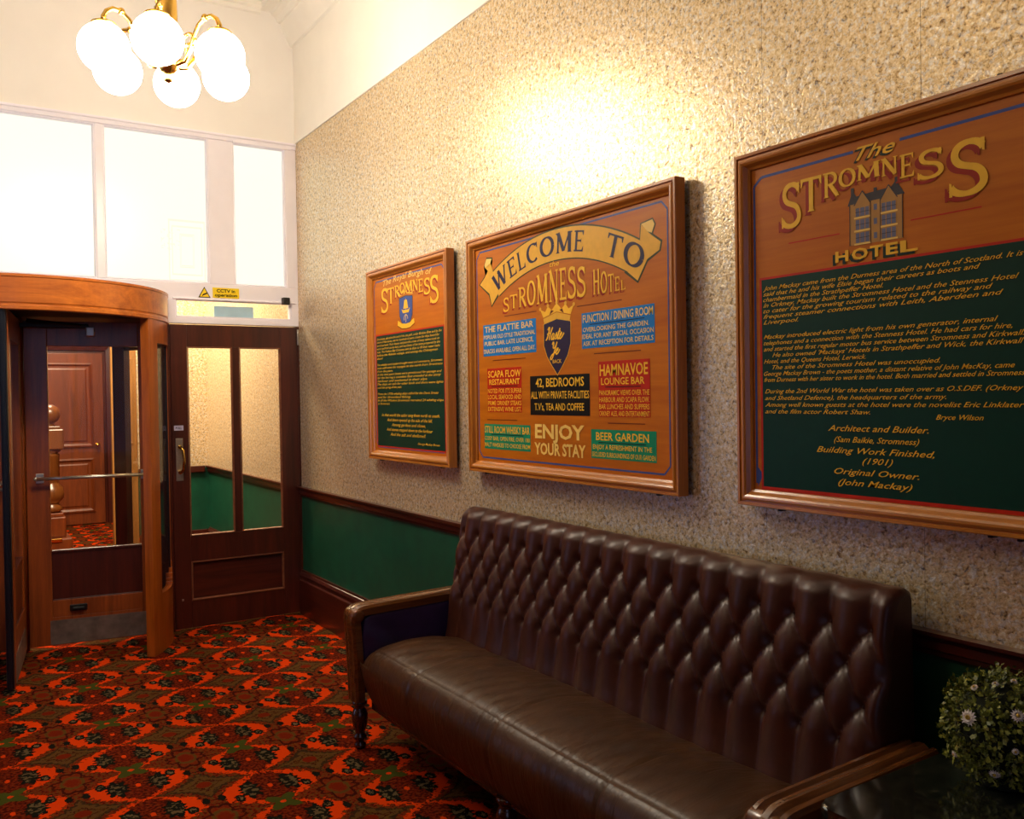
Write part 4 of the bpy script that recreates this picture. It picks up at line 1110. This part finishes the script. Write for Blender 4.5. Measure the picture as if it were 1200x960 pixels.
# ------------------------------------------------------------------ chandelier
CX, CY, CZ = .885, 4.21, 3.075
ch = thing('chandelier', 'brass chandelier with six glowing white glass globes', 'chandelier', (CX, CY, CZ))
m = MB()
m.lathe([(.004, -.10), (.016, -.094), (.02, -.08), (.012, -.066), (.03, -.052), (.05, -.03), (.056, -.008), (.046, .016), (.022, .03), (.018, .06), (.03, .075), (.034, .09), (.026, .105), (.026, .13), (.040, .145), (.046, .19), (.044, .26), (.040, .30), (.048, .315), (.048, .33), (.030, .35), (.016, .40), (.016, .5), (.016, HC - CZ - .06), (.05, HC - CZ - .05), (.065, HC - CZ - .015), (.068, HC - CZ)], (CX, CY, CZ), 24)
m.build('stem', M_BRASS, ch)
M_GLOBE = emit('glowing opal glass', GLOBE, GLOBE_E)
GR, RR = .106, .275
for k in range(6):
    a = math.radians(-110 + 60 * k); c, s_ = math.cos(a), math.sin(a)
    pts = []
    for t_, z_ in ((.03, -.01), (.055, -.02), (.09, -.012), (.12, .03), (.14, .085), (.165, .135), (.20, .165), (.235, .168), (.262, .15), (.275, .122), (.275, .10)):
        pts.append((CX + t_ * c, CY + t_ * s_, CZ + z_))
    am = MB().tube(pts, [.011, .012, .011, .010, .010, .010, .010, .010, .010, .011, .012], 10)
    cu_ = [(CX + (.115 + .03 * math.cos(q)) * c, CY + (.115 + .03 * math.cos(q)) * s_, CZ + .075 + .03 * math.sin(q)) for q in [i * .5 for i in range(-2, 9)]]
    am.tube(cu_, [.008] * 10 + [.011], 8)
    am.sphere((CX + .20 * c, CY + .20 * s_, CZ + .165), .016, 12, 8)
    ao = am.build('arm', M_BRASS, ch)
    gx, gy, gz = CX + RR * c, CY + RR * s_, CZ
    cp = MB().lathe([(.012, .098), (.014, .11), (.026, .106), (.034, .099), (.050, .094), (.052, .088), (.046, .084)], (gx, gy, gz), 20)
    cp.build('gallery', M_BRASS, ao)
    MB().sphere((gx, gy, gz - .012), GR, 32, 20, 0, 1.0).build('globe', M_GLOBE, ch)

# ------------------------------------------------------------------ sofa
sofa = thing('sofa', 'long dark brown leather sofa with deep buttoned back and wooden arms', 'sofa', (1.8, 2.49, 0))
SY0, SY1 = 1.375, 3.605
BY0, PITCH = 1.439, .125
ROWZ, ROWH = .917, .0957
prof = [(1.915, .40), (1.93, .47), (1.958, .62), (1.977, .72), (1.996, .82), (2.014, .915), (2.022, .958), (2.028, .985), (2.036, 1.006), (2.050, 1.021), (2.068, 1.028), (2.090, 1.028), (2.108, 1.018), (2.116, 1.0)]
# arc length table
sl_ = [0.0]
for i in range(1, len(prof)): sl_.append(sl_[-1] + math.hypot(prof[i][0] - prof[i - 1][0], prof[i][1] - prof[i - 1][1]))
def prof_at(d):
    d = max(0, min(sl_[-1], d))
    for i in range(1, len(prof)):
        if d <= sl_[i] + 1e-9:
            f = (d - sl_[i - 1]) / (sl_[i] - sl_[i - 1])
            return prof[i - 1][0] + f * (prof[i][0] - prof[i - 1][0]), prof[i - 1][1] + f * (prof[i][1] - prof[i - 1][1])
    return prof[-1]
def prof_n(d):
    a = prof_at(d - .012); b = prof_at(d + .012)
    dx, dz = b[0] - a[0], b[1] - a[1]; L = math.hypot(dx, dz) or 1
    return (-dz / L, dx / L)
def frac(x): return x - math.floor(x)
def tuft(y, z):
    a = (y - BY0) / PITCH
    t = (ROWZ - z) / ROWH
    tc = min(max(t, 0.0), 3.0)
    p, q = frac(a + tc / 2), frac(a - tc / 2)
    h = (abs(math.sin(PI * p)) * abs(math.sin(PI * q))) ** .5
    # sag: the bulge of each diamond sits low
    best = 9
    for r in range(4):
        k = round(a - (.5 if r % 2 else 0)) + (.5 if r % 2 else 0)
        d2 = ((a - k) * PITCH) ** 2 + ((t - r) * ROWH) ** 2
        best = min(best, d2)
    pit = math.exp(-best / (.017 ** 2))
    return h, pit
back = MB()
NU, NV = 268, 96
def fback(u, v):
    y = SY0 + (SY1 - SY0) * u
    d = sl_[-1] * v; x, z = prof_at(d); n = prof_n(d)
    h, pit = tuft(y, z)
    t = (ROWZ - z) / ROWH
    fade = 1.0
    if d > sl_[7]: fade = max(.12, 1 - (d - sl_[7]) / .05)
    amp = .025 if t < 3 else max(.012, .025 - (t - 3) * .010)
    e = min(1, min(y - SY0, SY1 - y) / .03)
    e = math.sqrt(max(0, 1 - (1 - e) ** 2))
    k = (h * amp * fade - .013 * pit * fade) * (.3 + .7 * e) - .018 * (1 - e)
    return (x + n[0] * k, y, z + n[1] * k)
gv = back.grid(fback, NU, NV)
# sides and rear of the back
for gi, yy in ((0, SY0), (NU, SY1)):
    loop = [v for v in gv[gi]]
    b0 = back.bm.verts.new((2.116, yy, .40))
    back.cap(loop + [b0])
r0 = [g[-1] for g in gv]; bl0 = back.bm.verts.new((2.116, SY0, .40)); bl1 = back.bm.verts.new((2.116, SY1, .40))
back.bm.faces.new((r0[0], r0[-1], bl1, bl0))
bo = back.build('tufted_back', M_LEATHER, sofa)
M_BTN = leather_mat('leather button', srgb(52, 26, 18), srgb(66, 34, 24), .3)
for r in range(4):
    off = .5 if r % 2 else 0
    z = ROWZ - r * ROWH
    k = 0
    while True:
        y = BY0 + (k + off) * PITCH; k += 1
        if y > SY1 - .03: break
        d = min((abs(prof_at(x_ / 400 * sl_[-1])[1] - z), x_ / 400 * sl_[-1]) for x_ in range(300))[1]
        x, zz = prof_at(d); n = prof_n(d); bx_, bz_ = x - n[0] * .014, zz - n[1] * .014
        b_ = MB().sphere((0, 0, 0), .0095, 10, 6, 0, .6)
        for v in b_.bm.verts:
            c = v.co.copy(); v.co = (bx_ + n[0] * c.z + n[1] * c.x * -1, y + c.y, bz_ + n[1] * c.z + n[0] * c.x)
        b_.build('button', M_BTN, bo)
# outside of the back: plain frame down to the floor rail
MB().box(2.085, SY0 + .01, .20, 2.118, SY1 - .01, .995, .006).build('back_frame', M_SOFALEG, sofa)
# seat
sp_ = [(1.545, .205), (1.530, .215), (1.508, .26), (1.492, .32), (1.484, .37), (1.487, .405), (1.500, .437), (1.522, .462), (1.555, .478), (1.61, .490), (1.70, .497), (1.79, .494), (1.87, .480), (1.95, .455), (1.965, .40)]
seat = MB()
def crm(P, t):
    n = len(P) - 1; k = min(int(t * n), n - 1); f = t * n - k
    p0, p1, p2, p3 = P[max(k - 1, 0)], P[k], P[k + 1], P[min(k + 2, n)]
    return tuple(.5 * ((2 * p1[i]) + (-p0[i] + p2[i]) * f + (2 * p0[i] - 5 * p1[i] + 4 * p2[i] - p3[i]) * f * f + (-p0[i] + 3 * p1[i] - 3 * p2[i] + p3[i]) * f ** 3) for i in range(2))
def fseat(u, v):
    y = SY0 + .015 + (SY1 - SY0 - .03) * u
    x, z = crm(sp_, v)
    e = min(y - SY0 - .015, SY1 - .015 - y) / .16; e = min(1, max(0, e)); rnd = 1 - (1 - e) ** 2.2
    if v > .35: z -= (1 - rnd) * .055
    x += (1 - rnd) * .030 * max(0, 1 - v * 1.6)
    top = 1 / (1 + math.exp(-(v - .55) * 30))
    for ys in (3.10, 2.50, 1.93):
        z -= .006 * math.exp(-((y - ys) / .006) ** 2) * (1 if v > .30 else .4)
        x += .004 * math.exp(-((y - ys) / .006) ** 2) * (1 if v < .5 else 0)
    z -= .004 * math.exp(-((v - .545) / .010) ** 2)
    # drag wrinkles towards the back
    wv = math.sin(y * 62 + (x - 1.55) * 26 + 2.2 * math.sin(y * 7)) * .5 + math.sin(y * 104 - (x - 1.5) * 31 + 1.7 * math.sin(y * 5 + 1)) * .35
    am = .0030 * top * max(0, min(1, (1.93 - x) / .1)) * (0.45 + .55 * math.sin(y * 5.1 + .6) ** 2)
    z += am * wv
    z += .004 * math.sin(y * 5.3) * top
    return (x, y, z)
sv = seat.grid(fseat, 300, 72)
for g in (sv[0], sv[-1]): seat.cap(list(g))
seat.build('seat', M_SEAT, sofa)
MB().box(1.545, SY0 + .02, .185, 2.08, SY1 - .02, .235, .006).build('seat_frame', M_SOFALEG, sofa)


def arm(yi, yo, lab):
    """yi inner face, yo outer face"""
    lo, hi = min(yi, yo), max(yi, yo); s_ = 1 if yo > yi else -1
    a = thing_part('arm')
    # show-wood rail and post, one continuous swept bar with a reeded face
    path = [(1.505, .215), (1.503, .30), (1.499, .42), (1.494, .52), (1.490, .565), (1.494, .590), (1.510, .606), (1.535, .613), (1.60, .616), (1.75, .620), (1.90, .624), (2.06, .628)]
    sec = [(-.048, -.022), (-.048, .008), (-.042, .020), (-.030, .022), (-.022, .014), (-.008, .024), (.008, .024), (.022, .014), (.030, .022), (.042, .020), (.048, .008), (.048, -.022)]
    path = [crm(path, i / 44) for i in range(45)]
    m = MB(); yc = (lo + hi) / 2; rings = []
    for i, p in enumerate(path):
        q0 = path[max(i - 1, 0)]; q1 = path[min(i + 1, len(path) - 1)]
        dx, dz = q1[0] - q0[0], q1[1] - q0[1]; L = math.hypot(dx, dz); n = (-dz / L, dx / L)
        rings.append([m.bm.verts.new((p[0] + n[0] * b, yc + c * (hi - lo) / .096, p[1] + n[1] * b)) for c, b in sec])
    for i in range(len(path) - 1):
        for k in range(len(sec)):
            m.bm.faces.new((rings[i][k], rings[i][(k + 1) % len(sec)], rings[i + 1][(k + 1) % len(sec)], rings[i + 1][k]))
    m.cap(rings[0]); m.cap(rings[-1])
    ao = m.build('arm_rail', M_SOFAWOOD, sofa)
    scr = MB().lathe([(.012, lo - .003), (.026, lo - .002), (.030, lo + .006), (.030, hi - .006), (.026, hi + .002), (.012, hi + .003)], (1.502, 0, .592), 20, axis='y')
    scr.build('scroll', M_SOFAWOOD, ao)
    up_ = MB()
    iy = yi; oy = yi + s_ * .07
    pf = [(1.525, .25), (1.520, .50), (1.525, .575), (1.56, .592), (2.07, .606), (2.09, .25)]
    up_.prism(pf, min(iy, oy), max(iy, oy), 'y')
    bmesh.ops.bevel(up_.bm, geom=list(up_.bm.edges), offset=.012, segments=3, affect='EDGES', profile=.5)
    for f in up_.bm.faces: f.smooth = True
    up_.build('arm_pad', M_ARMLEATHER, sofa)


def thing_part(n): return n
arm(3.605, 3.705, 'l'); arm(1.375, 1.275, 'r')
lprof = [(.022, 0.0), (.026, .006), (.026, .02), (.018, .028), (.020, .036), (.030, .045), (.030, .056), (.020, .066), (.021, .074), (.030, .095), (.036, .125), (.036, .15), (.028, .172), (.020, .182), (.028, .190), (.034, .198), (.034, .212)]
for lx in (1.520, 2.07):
    for ly in (3.655, 2.49, 1.325):
        l_ = MB().lathe(lprof, (lx + (.03 if ly == 2.49 and lx < 1.6 else 0), ly, 0), 20)
        l_.build('leg', M_SOFALEG, sofa)

# ------------------------------------------------------------------ side table
tb = thing('side_table', 'low table with dark polished granite top beside the sofa arm', 'table', (1.83, .92, 0))


def granite():
    m = Mat('dark polished granite'); t = m.t
    a = m.noise(m.coord(), 38, 5, .7); b = m.noise(m.coord(), 150, 3, .6)
    f = V(t, a) * .6 + V(t, b) * .4
    m.col(m.ramp(f.k, [(.40, srgb(16, 18, 14)), (.55, srgb(34, 36, 28)), (.64, srgb(74, 68, 52)), (.70, srgb(120, 112, 94))]))
    m.set(Roughness=.12, Coat_Weight=1.0, Coat_Roughness=.06, Coat_IOR=1.75)
    return m.m


def rrect(x0, y0, x1, y1, r, n=6):
    pts = []
    for cx, cy, a0 in ((x1 - r, y1 - r, 0), (x0 + r, y1 - r, 90), (x0 + r, y0 + r, 180), (x1 - r, y0 + r, 270)):
        for i in range(n + 1):
            a = math.radians(a0 + 90 * i / n); pts.append((cx + r * math.cos(a), cy + r * math.sin(a)))
    return pts


tp = MB(); tp.prism(rrect(1.552, .62, 2.125, 1.248, .035), .63, .66, 'z')
bmesh.ops.bevel(tp.bm, geom=[e for e in tp.bm.edges if abs(e.verts[0].co.z - e.verts[1].co.z) < 1e-6], offset=.008, segments=3, affect='EDGES', profile=.5)
tp.build('table_top', granite(), tb)
MB().box(1.60, .67, .56, 2.08, 1.20, .63, .004).build('apron', M_SOFALEG, tb)
for lx in (1.625, 2.055):
    for ly in (.695, 1.175):
        MB().box(lx - .022, ly - .022, 0, lx + .022, ly + .022, .56, .004).build('leg', M_SOFALEG, tb)

# ------------------------------------------------------------------ boxwood ball
PX, PY, PZ, PR = 1.978, 1.075, .785, .122
pb = thing('topiary_ball', 'round green leafy ball dotted with white daisies on the dark table', 'plant', (PX, PY, .66))


def leafmat():
    m = Mat('small green leaves'); t = m.t
    f = m.noise(m.coord(), 55, 3, .6)
    m.col(m.ramp(f, [(.3, srgb(52, 62, 8)), (.5, srgb(100, 108, 22)), (.68, srgb(170, 170, 66))]))
    m.set(Roughness=.5, Subsurface_Weight=0.0)
    return m.m


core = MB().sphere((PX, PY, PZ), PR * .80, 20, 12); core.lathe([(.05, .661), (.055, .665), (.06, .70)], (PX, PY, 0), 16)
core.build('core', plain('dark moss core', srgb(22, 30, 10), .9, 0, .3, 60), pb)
lv = MB(); rnd_ = random.Random(3)
for i in range(620):
    zc = 1 - 2 * (i + .5) / 620; ph = i * 2.399963
    r_ = math.sqrt(1 - zc * zc)
    d = Vector((r_ * math.cos(ph), r_ * math.sin(ph), zc))
    d = (d + Vector((rnd_.uniform(-.12, .12), rnd_.uniform(-.12, .12), rnd_.uniform(-.12, .12)))).normalized()
    tl = PR * rnd_.uniform(.92, 1.10)
    a = d.cross(Vector((.3, .2, .9))).normalized(); b = d.cross(a)
    for k in range(7):
        rr = tl * (1 - .045 * k); al = rnd_.uniform(0, 2 * PI)
        side = a * math.cos(al) + b * math.sin(al)
        out = (d * rnd_.uniform(.35, 1.0) + side * rnd_.uniform(.5, 1.0)).normalized()
        base = Vector((PX, PY, PZ)) + d * rr + side * rnd_.uniform(0, .008)
        if base.z < .668: continue
        L = rnd_.uniform(.010, .016); wd = L * rnd_.uniform(.30, .42)
        wv_ = out.cross(d + Vector((.01, .02, .03))).normalized() * wd
        tip = base + out * L; mid = base + out * L * .5 + d * .0015
        if tip.z < .663: continue
        vs = [lv.bm.verts.new(p) for p in (base, mid + wv_, tip, mid - wv_)]
        f = lv.bm.faces.new(vs); f.smooth = True
lv.build('foliage', leafmat(), pb, recalc=False)
M_PETAL = plain('white petals', srgb(226, 218, 214), .6, 0, .05); M_EYE = plain('yellow flower centre', srgb(206, 170, 60), .7, 0, .1)
def flower(px, py, R_):
    """daisy facing outwards; px,py are directions on the ball (azimuth, elevation) in degrees"""
    az, el = math.radians(px), math.radians(py)
    d = Vector((math.cos(el) * math.cos(az), math.cos(el) * math.sin(az), math.sin(el)))
    c = Vector((PX, PY, PZ)) + d * PR * 1.07
    a = d.cross(Vector((0, 0, 1))).normalized(); b = d.cross(a)
    m = MB()
    for ring, (n, rad, lift) in enumerate(((14, R_, .002), (12, R_ * .75, .005))):
        for k in range(n):
            t_ = 2 * PI * (k + ring * .5) / n; o = a * math.cos(t_) + b * math.sin(t_); s_ = o.cross(d)
            p = [c + o * rad * .18, c + o * rad * .65 + s_ * rad * .16 + d * lift, c + o * rad + d * lift * .2, c + o * rad * .65 - s_ * rad * .16 + d * lift]
            m.bm.faces.new([m.bm.verts.new(q) for q in p])
    fo = m.build('flower', M_PETAL, pb, recalc=False)
    e = MB().sphere(c + d * .004, R_ * .26, 10, 6); e.build('flower_eye', M_EYE, fo)
view = math.degrees(math.atan2(-PY, -PX))   # azimuth towards the camera side
for da, el, R_ in ((-32, 20, .019), (14, 30, .015), (-8, -30, .013), (40, -8, .014), (-40, 50, .009), (-12, 60, .008), (24, 66, .008), (-50, -22, .009), (10, -2, .008)):
    flower(view + da, el, R_)
